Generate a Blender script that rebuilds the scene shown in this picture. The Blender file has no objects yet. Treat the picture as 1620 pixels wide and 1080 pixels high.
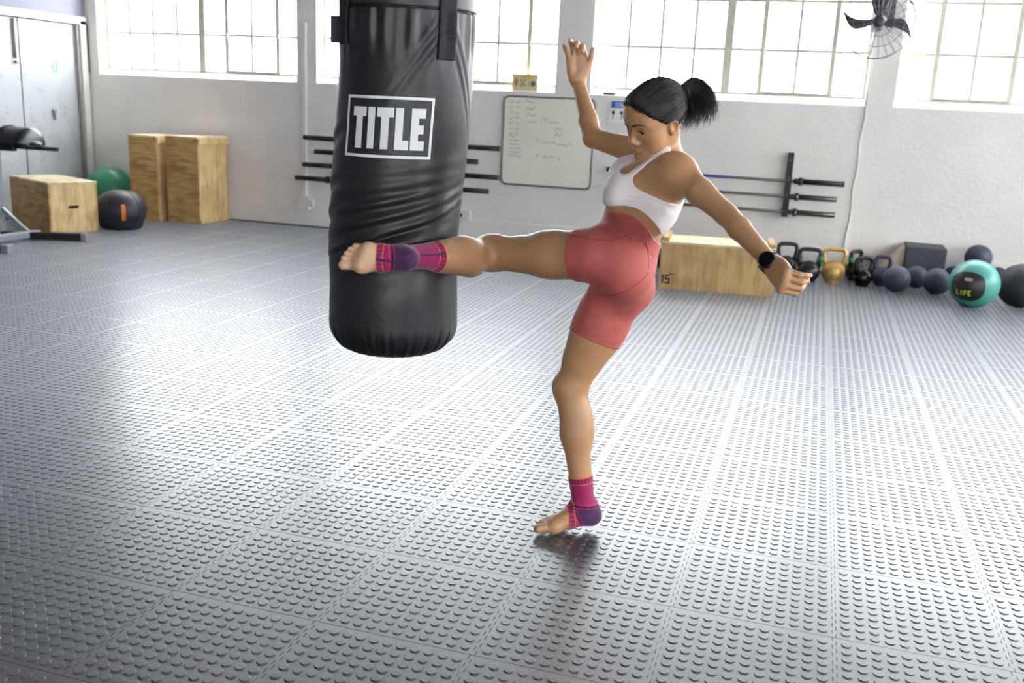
import bpy, bmesh, math, random
import numpy as np
from mathutils import Vector, Matrix, Euler

random.seed(7)
scene = bpy.context.scene
COL = scene.collection

# ------------------------------------------------------------------ camera
CAM_F = 1530.0                       # focal length in pixels of the 1620 px frame
PITCH, ROLL, YAW, CAM_H = 0.2405, 0.0459, -0.2946, 1.37
_cy, _sy, _cp, _sp = math.cos(YAW), math.sin(YAW), math.cos(PITCH), math.sin(PITCH)
FW = np.array([_sy * _cp, _cy * _cp, -_sp])
_rt = np.array([_cy, -_sy, 0.0])
_up = np.cross(_rt, FW)
RT = math.cos(ROLL) * _rt + math.sin(ROLL) * _up
UP = -math.sin(ROLL) * _rt + math.cos(ROLL) * _up
CAM = np.array([0.0, 0.0, CAM_H])


def at(x, y, d):
    """World point seen at pixel (x, y) of the photograph, d metres along the view axis."""
    return CAM + d * (FW + RT * ((x - 810) / CAM_F) - UP * ((y - 540) / CAM_F))


def on_floor(x, y, z=0.0):
    d = FW * CAM_F + RT * (x - 810) - UP * (y - 540)
    return CAM + d * ((z - CAM_H) / d[2])


def on_wall(x, y, Y):
    d = FW * CAM_F + RT * (x - 810) - UP * (y - 540)
    return CAM + d * (Y / d[1])


cam_data = bpy.data.cameras.new('camera')
cam = bpy.data.objects.new('camera', cam_data)
COL.objects.link(cam)
m = Matrix.Identity(4)
for i in range(3):
    m[i][0], m[i][1], m[i][2], m[i][3] = RT[i], UP[i], -FW[i], CAM[i]
cam.matrix_world = m
cam_data.sensor_width = 36.0
cam_data.lens = CAM_F / 1620 * 36
cam_data.clip_start, cam_data.clip_end = 0.05, 100
cam_data.dof.use_dof = True
cam_data.dof.focus_distance = 2.75
cam_data.dof.aperture_fstop = 4.8
scene.camera = cam

# ------------------------------------------------------------------ sky, light, exposure
world = bpy.data.worlds.new('overcast_sky')
scene.world = world
world.use_nodes = True
bg = world.node_tree.nodes['Background']
bg.inputs['Color'].default_value = (0.92, 0.96, 1.0, 1)
bg.inputs['Strength'].default_value = 16.0
scene.view_settings.view_transform = 'Standard'
scene.view_settings.look = 'None'
scene.view_settings.gamma = 1.0
scene.view_settings.use_curve_mapping = False
scene.view_settings.exposure = 0.16
scene.cycles.use_denoising = True
try:
    scene.cycles.denoiser = 'OPENIMAGEDENOISE'
except Exception:
    pass
scene.cycles.max_bounces = 8
scene.cycles.diffuse_bounces = 5
scene.cycles.glossy_bounces = 3
scene.cycles.transparent_max_bounces = 16
scene.cycles.caustics_reflective = False
scene.cycles.caustics_refractive = False



# ------------------------------------------------------------------ helpers
def tag(o, label=None, cat=None, group=None, kind=None):
    if label: o['label'] = label
    if cat: o['category'] = cat
    if group: o['group'] = group
    if kind: o['kind'] = kind
    return o


def empty(name, loc, label, cat, group=None, kind=None, rz=0.0):
    o = bpy.data.objects.new(name, None)
    o.empty_display_size = 0.1
    o.location = loc
    o.rotation_euler = (0, 0, rz)
    COL.objects.link(o)
    return tag(o, label, cat, group, kind)


def link(name, mesh, parent=None):
    o = bpy.data.objects.new(name, mesh)
    COL.objects.link(o)
    if parent is not None:
        o.parent = parent
    return o


def copy_tree(o, parent=None):
    c = o.copy()
    COL.objects.link(c)
    if parent is not None:
        c.parent = parent
        c.matrix_parent_inverse = Matrix.Identity(4)
    for ch in list(o.children):
        copy_tree(ch, c)
    return c


class MB:
    """Collects simple solids into one mesh."""
    def __init__(s):
        s.v, s.f, s.sm = [], [], []

    def add(s, vs, fs, smooth=False, M=None):
        n = len(s.v)
        for p in vs:
            p = Vector(p)
            s.v.append(M @ p if M is not None else p)
        s.f += [[i + n for i in f] for f in fs]
        s.sm += [smooth] * len(fs)
        return s

    def box(s, c, size, M=None, bevel=0.0):
        x, y, z = size[0] / 2, size[1] / 2, size[2] / 2
        T = Matrix.Translation(Vector(c))
        if M is not None:
            T = T @ M.to_4x4()
        if bevel <= 0:
            vs = [(a * x, b * y, e * z) for a in (-1, 1) for b in (-1, 1) for e in (-1, 1)]
            fs = [(0, 1, 3, 2), (4, 6, 7, 5), (0, 4, 5, 1), (2, 3, 7, 6), (0, 2, 6, 4), (1, 5, 7, 3)]
            return s.add(vs, fs, False, T)
        bm = bmesh.new()
        bmesh.ops.create_cube(bm, size=1.0)
        bmesh.ops.scale(bm, vec=(2 * x, 2 * y, 2 * z), verts=bm.verts)
        bmesh.ops.bevel(bm, geom=list(bm.edges) + list(bm.verts), offset=min(bevel, x * .9, y * .9, z * .9), segments=2, affect='EDGES', profile=0.5)
        bm.verts.index_update()
        s.add([v.co.copy() for v in bm.verts], [[v.index for v in f.verts] for f in bm.faces], False, T)
        bm.free()
        return s

    def cyl(s, a, b, r1, r2=None, n=16, smooth=True):
        return s.tube([a, b], [r1, r1 if r2 is None else r2], n, smooth)

    def tube(s, pts, r, n=10, smooth=True, closed=False, caps=True):
        pts = [Vector(p) for p in pts]
        k = len(pts)
        rs = r if isinstance(r, (list, tuple)) else [r] * k
        tang = []
        for i in range(k):
            if closed:
                t = pts[(i + 1) % k] - pts[i - 1]
            else:
                t = pts[min(i + 1, k - 1)] - pts[max(i - 1, 0)]
            tang.append(t.normalized() if t.length > 1e-9 else Vector((0, 0, 1)))
        ref = Vector((0, 0, 1)) if abs(tang[0].z) < .9 else Vector((1, 0, 0))
        u = tang[0].cross(ref).normalized()
        vs, fs = [], []
        for i in range(k):
            u = (u - tang[i] * u.dot(tang[i]))
            u = u.normalized() if u.length > 1e-6 else tang[i].orthogonal().normalized()
            w = tang[i].cross(u)
            for j in range(n):
                a = 2 * math.pi * j / n
                vs.append(pts[i] + (u * math.cos(a) + w * math.sin(a)) * rs[i])
        for i in range(k if closed else k - 1):
            i2 = (i + 1) % k
            for j in range(n):
                j2 = (j + 1) % n
                fs.append((i * n + j, i * n + j2, i2 * n + j2, i2 * n + j))
        s.add(vs, fs, smooth)
        if caps and not closed:
            b = len(s.v) - len(vs)
            s.f.append([b + j for j in range(n)][::-1]); s.sm.append(False)
            s.f.append([b + (k - 1) * n + j for j in range(n)]); s.sm.append(False)
        return s

    def lathe(s, prof, n=24, M=None, smooth=True):
        vs, fs = [], []
        for (r, z) in prof:
            for j in range(n):
                a = 2 * math.pi * j / n
                vs.append((r * math.cos(a), r * math.sin(a), z))
        for i in range(len(prof) - 1):
            for j in range(n):
                j2 = (j + 1) % n
                fs.append((i * n + j, i * n + j2, (i + 1) * n + j2, (i + 1) * n + j))
        s.add(vs, fs, smooth, M)
        b = len(s.v) - len(vs)
        s.f.append([b + j for j in range(n)][::-1]); s.sm.append(False)
        t = b + (len(prof) - 1) * n
        s.f.append([t + j for j in range(n)]); s.sm.append(False)
        return s

    def ball(s, c, r, nu=24, nv=14, M=None):
        rx, ry, rz = r if isinstance(r, (tuple, list)) else (r, r, r)
        prof = [(max(1e-4, math.sin(math.pi * i / nv)), -math.cos(math.pi * i / nv)) for i in range(nv + 1)]
        T = Matrix.Translation(Vector(c))
        if M is not None:
            T = T @ M.to_4x4()
        return s.lathe(prof, nu, T @ Matrix.Diagonal((rx, ry, rz, 1)))

    def prism(s, poly, z0, z1, M=None):
        n = len(poly)
        vs = [(p[0], p[1], z0) for p in poly] + [(p[0], p[1], z1) for p in poly]
        fs = [list(range(n))[::-1], list(range(n, 2 * n))] + [(i, (i + 1) % n, n + (i + 1) % n, n + i) for i in range(n)]
        return s.add(vs, fs, False, M)

    def mesh(s, name, mat):
        me = bpy.data.meshes.new(name)
        me.from_pydata([tuple(v) for v in s.v], [], s.f)
        me.polygons.foreach_set('use_smooth', s.sm)
        if mat is not None:
            me.materials.append(mat)
        me.update()
        return me

    def build(s, name, mat, parent=None):
        return link(name, s.mesh(name, mat), parent)


def rot_z(a):
    return Matrix.Rotation(a, 4, 'Z')


# ------------------------------------------------------------------ materials
def S(r, g, b):
    """sRGB 0-255 to linear"""
    f = lambda c: (c / 255) / 12.92 if c / 255 <= .04045 else ((c / 255 + .055) / 1.055) ** 2.4
    return (f(r), f(g), f(b), 1)


def mat(name, color, rough=0.5, metal=0.0, var=0.12, scale=8.0, bump=0.0, bscale=40.0, stretch=(1, 1, 1), spec=0.5, rvar=0.0, color2=None, coat=0.0):
    """Principled surface whose colour, roughness and fine relief come from noise in object space."""
    m = bpy.data.materials.new(name)
    m.use_nodes = True
    nt = m.node_tree
    N, L = nt.nodes, nt.links
    p = N['Principled BSDF']
    p.inputs['Roughness'].default_value = rough
    p.inputs['Metallic'].default_value = metal
    p.inputs['Specular IOR Level'].default_value = spec
    p.inputs['Coat Weight'].default_value = coat
    tc = N.new('ShaderNodeTexCoord')
    mp = N.new('ShaderNodeMapping')
    mp.inputs['Scale'].default_value = stretch
    L.new(tc.outputs['Object'], mp.inputs['Vector'])
    nz = N.new('ShaderNodeTexNoise')
    nz.inputs['Scale'].default_value = scale
    nz.inputs['Detail'].default_value = 5
    L.new(mp.outputs['Vector'], nz.inputs['Vector'])
    rp = N.new('ShaderNodeValToRGB')
    c = color
    c2 = color2 if color2 else tuple(min(1, x * (1 + var)) for x in c[:3]) + (1,)
    c1 = c if color2 else tuple(x * (1 - var) for x in c[:3]) + (1,)
    rp.color_ramp.elements[0].color, rp.color_ramp.elements[1].color = c1, c2
    rp.color_ramp.elements[0].position, rp.color_ramp.elements[1].position = .3, .7
    L.new(nz.outputs['Fac'], rp.inputs['Fac'])
    L.new(rp.outputs['Color'], p.inputs['Base Color'])
    if rvar > 0:
        mr = N.new('ShaderNodeMapRange')
        mr.inputs['To Min'].default_value = max(0.02, rough - rvar)
        mr.inputs['To Max'].default_value = min(1, rough + rvar)
        L.new(nz.outputs['Fac'], mr.inputs['Value'])
        L.new(mr.outputs['Result'], p.inputs['Roughness'])
    if bump > 0:
        n2 = N.new('ShaderNodeTexNoise')
        n2.inputs['Scale'].default_value = bscale
        n2.inputs['Detail'].default_value = 4
        L.new(mp.outputs['Vector'], n2.inputs['Vector'])
        b = N.new('ShaderNodeBump')
        b.inputs['Strength'].default_value = bump
        b.inputs['Distance'].default_value = 0.01
        L.new(n2.outputs['Fac'], b.inputs['Height'])
        L.new(b.outputs['Normal'], p.inputs['Normal'])
    return m


M = {}
M['wall'] = mat('painted_plaster', S(236, 231, 225), .75, var=.05, scale=2.2, bump=.35, bscale=28)
M['wall_left'] = mat('grey_painted_plaster', S(132, 131, 147), .7, var=.05, scale=2, bump=.3, bscale=25)
M['white_paint'] = mat('white_gloss_paint', S(235, 234, 230), .35, var=.04, scale=6)
M['sill'] = mat('white_sill_paint', S(244, 244, 242), .5, var=.03, scale=6)
M['frame'] = mat('old_cream_frame_paint', S(206, 200, 184), .5, var=.10, scale=14, bump=.2)
M['door'] = mat('white_metal_door_paint', S(186, 189, 194), .28, var=.05, scale=3, bump=.12, bscale=5, rvar=.08)
M['jamb'] = mat('jamb_shade_rod_grey', S(150, 148, 146), .6, var=.08)  # the rod's grey; on the jamb it stands for shade in the recess
M['ceiling'] = mat('grey_roof_sheeting', S(120, 120, 124), .8, var=.03)
M['black_steel'] = mat('black_steel', S(34, 34, 36), .45, .3, var=.2, scale=20)
M['grey_steel'] = mat('grey_painted_steel', S(142, 146, 156), .4, .2, var=.08, scale=10)
M['bar_steel'] = mat('worn_bar_steel', S(96, 94, 90), .38, .7, var=.2, scale=30)
M['dark_sleeve'] = mat('dark_sleeve_steel', S(50, 50, 48), .42, .6, var=.2, scale=30)
M['blue_bar'] = mat('blue_coated_bar', S(38, 62, 130), .4, .2, var=.1)
M['rubber_black'] = mat('black_rubber', S(30, 30, 33), .6, var=.2, scale=20, bump=.1)
M['iron'] = mat('black_cast_iron', S(22, 22, 24), .34, .1, var=.25, scale=25, bump=.15, bscale=60)
M['gold'] = mat('bronze_gold_paint', S(196, 160, 96), .38, .3, var=.15, scale=14)
M['slate'] = mat('slate_rubber', S(62, 66, 84), .55, var=.12, scale=18, bump=.1, bscale=80)
M['black_ball'] = mat('black_textured_ball', S(40, 40, 46), .62, var=.15, scale=30, bump=.3, bscale=90)
M['teal'] = mat('teal_vinyl', S(82, 160, 150), .36, var=.06, scale=10)
M['green'] = mat('green_gym_ball_vinyl', S(64, 142, 110), .3, var=.06, scale=6)
M['green_tape'] = mat('green_tape', S(40, 130, 90), .5)
M['purple'] = mat('purple_powder_coat', S(84, 58, 96), .4, var=.1)
M['orange'] = mat('orange_tape', S(235, 128, 32), .5, var=.06)
M['lime_print'] = mat('lime_print', S(176, 210, 40), .6, var=.04)
M['foam'] = mat('dark_grey_foam', S(74, 76, 82), .85, var=.12, scale=40, bump=.3, bscale=120)
M['beige_side'] = mat('beige_board', S(196, 182, 158), .7, var=.06)
M['board'] = mat('whiteboard_enamel', S(246, 241, 226), .35, var=.03, scale=3)
M['alu'] = mat('grey_board_rim', S(120, 120, 124), .4, .5, var=.06)
M['ink'] = mat('faded_marker_ink', S(128, 124, 118), .7, var=.1)
M['ink_dark'] = mat('black_stencil_ink', S(32, 26, 22), .7, var=.1)
M['white_print'] = mat('white_print', S(232, 232, 234), .45, var=.03)
M['blue_print'] = mat('blue_print', S(70, 90, 190), .5, var=.05)
M['paper'] = mat('white_paper', S(240, 238, 232), .7, var=.02)
M['plastic_white'] = mat('white_plastic', S(225, 224, 220), .4, var=.03)
M['green_print'] = mat('green_print', S(60, 175, 120), .5, var=.04)
M['leather'] = mat('black_leather', S(30, 30, 34), .3, var=.2, scale=12, bump=.12, bscale=30)
M['leather_bag'] = mat('black_bag_leather', S(28, 28, 31), .42, var=.15, scale=9, bump=.10, bscale=45)
M['webbing'] = mat('black_webbing', S(26, 26, 30), .75, var=.2, scale=60, bump=.4, bscale=300)
M['chain'] = mat('zinc_chain', S(150, 150, 152), .35, .8, var=.1)
M['fan_dark'] = mat('dark_grey_fan_paint', S(62, 62, 68), .45, var=.1)
M['fan_wire'] = mat('grey_cage_wire', S(96, 96, 98), .45, .3, var=.1)


def wood_mat(name, base, dark, stretch=(1, 1, 9), scale=3.0):
    m = bpy.data.materials.new(name)
    m.use_nodes = True
    N, L = m.node_tree.nodes, m.node_tree.links
    p = N['Principled BSDF']
    p.inputs['Roughness'].default_value = .6
    tc = N.new('ShaderNodeTexCoord')
    mp = N.new('ShaderNodeMapping')
    mp.inputs['Scale'].default_value = stretch
    L.new(tc.outputs['Object'], mp.inputs['Vector'])
    a = N.new('ShaderNodeTexNoise'); a.inputs['Scale'].default_value = scale; a.inputs['Detail'].default_value = 6; a.inputs['Distortion'].default_value = .8
    L.new(mp.outputs['Vector'], a.inputs['Vector'])
    r = N.new('ShaderNodeValToRGB')
    r.color_ramp.elements[0].color, r.color_ramp.elements[1].color = dark, base
    r.color_ramp.elements[0].position, r.color_ramp.elements[1].position = .3, .58
    L.new(a.outputs['Fac'], r.inputs['Fac'])
    b = N.new('ShaderNodeTexNoise'); b.inputs['Scale'].default_value = 5; b.inputs['Detail'].default_value = 3
    L.new(tc.outputs['Object'], b.inputs['Vector'])
    mx = N.new('ShaderNodeMix'); mx.data_type = 'RGBA'; mx.blend_type = 'MULTIPLY'
    mx.inputs['Factor'].default_value = .45
    L.new(r.outputs['Color'], mx.inputs['A'])
    r2 = N.new('ShaderNodeValToRGB')
    r2.color_ramp.elements[0].color = (.55, .48, .4, 1); r2.color_ramp.elements[1].color = (1, 1, 1, 1)
    r2.color_ramp.elements[0].position, r2.color_ramp.elements[1].position = .35, .6
    L.new(b.outputs['Fac'], r2.inputs['Fac'])
    L.new(r2.outputs['Color'], mx.inputs['B'])
    L.new(mx.outputs['Result'], p.inputs['Base Color'])
    bp = N.new('ShaderNodeBump'); bp.inputs['Strength'].default_value = .15; bp.inputs['Distance'].default_value = .004
    L.new(a.outputs['Fac'], bp.inputs['Height'])
    L.new(bp.outputs['Normal'], p.inputs['Normal'])
    return m


M['ply_v'] = wood_mat('plywood_upright_grain', S(226, 198, 146), S(196, 160, 106), (7, 7, 1.0))
M['ply_long'] = wood_mat('plywood_long_box', S(206, 172, 116), S(176, 138, 84), (7, 7, 1.0))
M['ply_h'] = wood_mat('plywood_level_grain', S(202, 166, 106), S(160, 120, 68), (1.2, 1.2, 7))
M['ply_top'] = wood_mat('plywood_lid', S(232, 214, 178), S(200, 172, 128), (1.5, 9, 9))

# glass: clear sheet with a weak mirror on it
M['glass'] = bpy.data.materials.new('window_glass')
M['glass'].use_nodes = True
_n, _l = M['glass'].node_tree.nodes, M['glass'].node_tree.links
_n.remove(_n['Principled BSDF'])
_t = _n.new('ShaderNodeBsdfTransparent'); _t.inputs['Color'].default_value = (.96, .97, .97, 1)
_g = _n.new('ShaderNodeBsdfGlossy'); _g.inputs['Roughness'].default_value = .05
_x = _n.new('ShaderNodeMixShader'); _x.inputs[0].default_value = .06
_l.new(_t.outputs[0], _x.inputs[1]); _l.new(_g.outputs[0], _x.inputs[2])
_l.new(_x.outputs[0], _n['Material Output'].inputs['Surface'])


# rubber floor: dark, dusty, satin; polish and dust vary over the floor in world space
def floor_mat():
    m = bpy.data.materials.new('studded_rubber')
    m.use_nodes = True
    N, L = m.node_tree.nodes, m.node_tree.links
    p = N['Principled BSDF']
    g = N.new('ShaderNodeNewGeometry')
    a = N.new('ShaderNodeTexNoise'); a.inputs['Scale'].default_value = 1.3; a.inputs['Detail'].default_value = 4
    L.new(g.outputs['Position'], a.inputs['Vector'])
    r = N.new('ShaderNodeValToRGB')
    r.color_ramp.elements[0].color, r.color_ramp.elements[1].color = S(26, 26, 29), S(42, 42, 46)
    r.color_ramp.elements[0].position, r.color_ramp.elements[1].position = .35, .65
    L.new(a.outputs['Fac'], r.inputs['Fac'])
    L.new(r.outputs['Color'], p.inputs['Base Color'])
    mr = N.new('ShaderNodeMapRange')
    mr.inputs['From Min'].default_value, mr.inputs['From Max'].default_value = .3, .7
    mr.inputs['To Min'].default_value, mr.inputs['To Max'].default_value = .46, .54
    L.new(a.outputs['Fac'], mr.inputs['Value'])
    L.new(mr.outputs['Result'], p.inputs['Roughness'])
    p.inputs['Specular IOR Level'].default_value = .6
    p.inputs['Sheen Weight'].default_value = .60; p.inputs['Sheen Roughness'].default_value = .26; p.inputs['Sheen Tint'].default_value = (.82, .88, 1, 1)
    p.inputs['Coat Weight'].default_value = .85; p.inputs['Coat Roughness'].default_value = .30; p.inputs['Coat IOR'].default_value = 1.7
    b = N.new('ShaderNodeTexNoise'); b.inputs['Scale'].default_value = 220; b.inputs['Detail'].default_value = 2
    L.new(g.outputs['Position'], b.inputs['Vector'])
    bp = N.new('ShaderNodeBump'); bp.inputs['Strength'].default_value = .08; bp.inputs['Distance'].default_value = .004
    L.new(b.outputs['Fac'], bp.inputs['Height'])
    L.new(bp.outputs['Normal'], p.inputs['Normal'])
    return m


M['floor'] = floor_mat()
M['subfloor'] = mat('concrete_under_tiles', S(40, 40, 44), .8)

# ------------------------------------------------------------------ the room
YB, XL, XR, YF, ZC = 9.33, -7.96, 6.2, -5.0, 4.0      # back wall, left wall, right wall, front, ceiling
WZ0, WZ1 = 1.487, 3.27                                # sill and head of the windows
WIN = [(-7.80, -5.317), (-5.085, -2.516), (-2.165, 0.322), (0.563, 3.05), (3.30, 5.80)]

wall = MB()
T = .26
wall.box(((XL + XR) / 2, YB + T / 2, WZ0 / 2), (XR - XL + .6, T, WZ0))
wall.box(((XL + XR) / 2, YB + T / 2, (WZ1 + ZC) / 2), (XR - XL + .6, T, ZC - WZ1))
edges = [XL - .3] + [e for w in WIN for e in w] + [XR + .3]
for i in range(0, len(edges), 2):
    a, b = edges[i], edges[i + 1]
    wall.box(((a + b) / 2, YB + T / 2, (WZ0 + WZ1) / 2), (b - a, T, WZ1 - WZ0))
tag(wall.build('wall_back', M['wall']), 'white painted plaster wall carrying the row of steel windows', 'wall', kind='structure')

bb = MB()
bb.box(((XL + XR) / 2, YB - .006, .105), (XR - XL, .012, .21))
tag(bb.build('baseboard_back', M['wall']), 'low white plinth along the foot of the window wall', 'baseboard', kind='structure')

# left wall with the door opening (Y 7.2 .. 9.20, up to 2.01)
DY0, DY1, DZ = 7.25, 9.215, 2.03
wl = MB()
wl.box((XL - .13, (YF + DY0) / 2, ZC / 2), (.26, DY0 - YF, ZC))
wl.box((XL - .13, (DY1 + YB + .26) / 2, ZC / 2), (.26, YB + .26 - DY1, ZC))
wl.box((XL - .13, (DY0 + DY1) / 2, (DZ + ZC) / 2), (.26, DY1 - DY0, ZC - DZ))
tag(wl.build('wall_left', M['wall_left']), 'bluish grey plaster wall around the white double door', 'wall', kind='structure')

wr = MB()                                              # right wall, windows high up
RW = [(-1.6, .2), (2.5, 4.6), (6.6, 8.7)]
wr.box((XR + .13, (YF + YB) / 2, .5), (.26, YB - YF + .5, 1.0))
wr.box((XR + .13, (YF + YB) / 2, (3.4 + ZC) / 2), (.26, YB - YF + .5, ZC - 3.4))
e = [YF - .25] + [q for w in RW for q in w] + [YB + .25]
for i in range(0, len(e), 2):
    wr.box((XR + .13, (e[i] + e[i + 1]) / 2, 2.2), (.26, e[i + 1] - e[i], 2.4))
tag(wr.build('wall_right', M['wall']), 'white plaster wall with tall openings on the right side', 'wall', kind='structure')

wf = MB()                                              # wall behind the photographer, wide roller-door openings
FO = [(0, .9), (3.4, 4.6)]
wf.box(((XL + XR) / 2, YF - .13, (3.3 + ZC) / 2), (XR - XL + .5, .26, ZC - 3.3))
e = [XL - .25] + [q for w in FO for q in w] + [XR + .25]
for i in range(0, len(e), 2):
    wf.box(((e[i] + e[i + 1]) / 2, YF - .13, 1.65), (e[i + 1] - e[i], .26, 3.3))
tag(wf.build('wall_front', M['wall']), 'white wall with open roller doors behind the photographer', 'wall', kind='structure')

ce = MB()
ce.box(((XL + XR) / 2, (YF + YB) / 2, ZC + .1), (XR - XL + .6, YB - YF + .6, .2))
tag(ce.build('ceiling', M['ceiling']), 'flat white ceiling above the gym', 'ceiling', kind='structure')

# ---- floor of studded interlocking tiles
TS, TX0, TY0 = 0.4443, 0.1845, 3.875
fl = MB()
fl.box(((XL + XR) / 2, (YF + YB) / 2, -.06), (XR - XL + .5, YB - YF + .5, .1))
floor = tag(fl.build('floor', M['subfloor']), 'dark grey floor laid with studded rubber tiles', 'floor', kind='structure')


def tile_mb(seg, chamfer, ox=0.0, oy=0.0, mb=None, teeth=True):
    """One interlocking tile: toothed side edges and 11 x 11 raised round studs, top at z = 0."""
    mb = mb or MB()
    g, tw = .0008, .005
    h = TS / 2
    n = 22
    poly = []
    if teeth:
        for k in range(n):                            # right edge, going up
            y0, y1 = -h + TS * k / n, -h + TS * (k + 1) / n
            x = h - g + (tw if k % 2 == 0 else -tw)
            poly += [(x, max(y0, -h + g)), (x, min(y1, h - g))]
        for k in reversed(range(n)):                  # left edge, going down
            y0, y1 = -h + TS * k / n, -h + TS * (k + 1) / n
            x = -h + g + (tw if k % 2 == 0 else -tw)
            poly += [(x, min(y1, h - g)), (x, max(y0, -h + g))]
    else:
        poly = [(h - g, -h + g), (h - g, h - g), (-h + g, h - g), (-h + g, -h + g)]
    poly = [(x + ox, y + oy) for x, y in poly]
    mb.prism(poly, -.010, -.0022)
    pitch, R = TS / 11.6, .0136
    for i in range(11):
        for j in range(11):
            cx, cy = (i - 5) * pitch + ox, (j - 5) * pitch + oy
            ring = [(math.cos(2 * math.pi * k / seg), math.sin(2 * math.pi * k / seg)) for k in range(seg)]
            if chamfer:
                vs = [(cx + R * a, cy + R * b, -.0022) for a, b in ring] + [(cx + R * .97 * a, cy + R * .97 * b, -.0006) for a, b in ring] + [(cx + R * .88 * a, cy + R * .88 * b, 0) for a, b in ring]
                fs = [(r * seg + k, r * seg + (k + 1) % seg, (r + 1) * seg + (k + 1) % seg, (r + 1) * seg + k) for r in range(2) for k in range(seg)] + [list(range(2 * seg, 3 * seg))]
            else:
                vs = [(cx + R * a, cy + R * b, -.0022) for a, b in ring] + [(cx + R * .93 * a, cy + R * .93 * b, 0) for a, b in ring]
                fs = [(k, (k + 1) % seg, seg + (k + 1) % seg, seg + k) for k in range(seg)] + [list(range(seg, 2 * seg))]
            mb.add(vs, fs)
    return mb


tiles = []
for i in range(-19, 15):
    for j in range(-14, 22):
        cx, cy = TX0 + (i + .5) * TS, TY0 + (j + .5) * TS
        if cx - TS / 2 < XL - .2 or cx + TS / 2 > XR + .2 or cy > YB or cy < YF:
            continue
        v = np.array([cx, cy, 0.0]) - CAM
        d = v @ FW
        seen = False
        if d > .5:
            px, py = 810 + CAM_F * (v @ RT) / d, 540 - CAM_F * (v @ UP) / d
            mgx = .35 * CAM_F / d
            seen = -mgx < px < 1620 + mgx and -mgx < py < 1080 + mgx
        tiles.append((d if seen else 99 + abs(d), cx, cy, seen))
tiles.sort()
near_mesh = tile_mb(14, True).mesh('floor_tile', M['floor'])
far_near = tile_mb(8, False).mesh('floor_tile_plain', M['floor'])
offs = []
for k, (d, cx, cy, seen) in enumerate(tiles):
    if k < 300 and seen:
        o = link('floor_tile', near_mesh if d < 6.0 else far_near, floor)
        o.location = (cx, cy, 0)
    else:
        offs.append((cx, cy, 0))
# the tiles past the first 300, and those beside and behind the camera, joined into one mesh
one = tile_mb(6, False, 0, 0, None, False)
V1 = np.array([tuple(v) for v in one.v], np.float32)
LT1 = np.array([len(f) for f in one.f], np.int32)
LI1 = np.array([i for f in one.f for i in f], np.int32)
n_ = len(offs)
rv_ = (V1[None] + np.array(offs, np.float32)[:, None, :]).reshape(-1, 3)
ri_ = (LI1[None] + (np.arange(n_, dtype=np.int32) * len(V1))[:, None]).ravel().astype(np.int32)
rt_ = np.tile(LT1, n_)
rs_ = np.concatenate([[0], np.cumsum(rt_)[:-1]]).astype(np.int32)
me = bpy.data.meshes.new('distant_tiles')
me.vertices.add(len(rv_)); me.vertices.foreach_set('co', rv_.ravel())
me.loops.add(len(ri_)); me.loops.foreach_set('vertex_index', ri_)
me.polygons.add(len(rt_)); me.polygons.foreach_set('loop_start', rs_); me.polygons.foreach_set('loop_total', rt_)
me.polygons.foreach_set('use_smooth', np.zeros(len(rt_), bool))
me.update(calc_edges=True); me.materials.append(M['floor'])
tag(link('distant_tiles', me, floor), kind='stuff')

# ---- windows
WY = YB + .17


def window(idx, x0, x1, label, thick, mid):
    r = empty('window_%d' % idx, (x0, WY, WZ0), label, 'window', kind='structure')
    w, hgt = x1 - x0, WZ1 - WZ0
    fr = MB()
    for (c, s) in [((w / 2, 0, .072), (w, .05, .024)), ((w / 2, 0, hgt - .016), (w, .05, .032)), ((.014, 0, hgt / 2 + .031), (.028, .046, hgt - .066)), ((w - .014, 0, hgt / 2 + .031), (.028, .046, hgt - .066))]:
        fr.box(c, s)
    fr.build('window_frame', M['frame'], r)
    sl = MB(); sl.prism([(-.168, -.002), (-.168, .004), (-.03, .062), (.03, .062), (.03, -.002)], 0, w, Matrix(((0, 0, 1, 0), (1, 0, 0, 0), (0, 1, 0, 0), (0, 0, 0, 1)))); sl.build('window_sill', M['sill'], r)
    cw = w / 8
    for c in range(1, 8):
        t, nm = (.08, 'mullion') if c in thick else ((.045, 'casement_stile') if c in mid else (.027, 'muntin'))
        b = MB(); b.box((c * cw, 0, hgt / 2), (t, .045 if t > .02 else .02, hgt - .05)); b.build(nm, M['frame'], r)
    zs = [.463, .893, 1.323]
    for z in zs:
        b = MB(); b.box((w / 2, -.002, z), (w - .05, .018, .027)); b.build('muntin', M['frame'], r)
    if mid:                                            # bottom rail of the opening casement
        b = MB(); b.box(((mid[0] + mid[1]) / 2 * cw, 0, .088), ((mid[1] - mid[0]) * cw, .05, .022)); b.build('casement_rail', M['frame'], r)
        for c in mid:
            h = MB(); h.box((c * cw, -.026, .463), (.03, .02, .045), bevel=.004); h.build('hinge', M['frame'], r)
    zz = [.078] + zs + [hgt - .03]
    pm = {}
    for c in range(8):
        for k in range(4):
            key = round(zz[k + 1] - zz[k], 3)
            if key not in pm:
                g = MB(); g.box((0, 0, 0), (cw - .014, .004, key - .012)); pm[key] = g.mesh('pane', M['glass'])
            o = link('pane', pm[key], r)
            o.location = ((c + .5) * cw, .012, (zz[k] + zz[k + 1]) / 2)
    return r


window(1, *WIN[0], 'steel window above the two upright plywood boxes', (4,), (5, 7))
window(2, *WIN[1], 'steel window behind the black punching bag, a small poster on its sill', (4,), (5, 7))
window(3, *WIN[2], 'steel window above the head of the kicking woman', (4,), (5, 7))
window(4, *WIN[3], 'steel window to the right of the wall fan', (4,), (1, 3))
window(5, *WIN[4], 'last steel window at the far right of the window wall', (4,), (5, 7))

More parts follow.
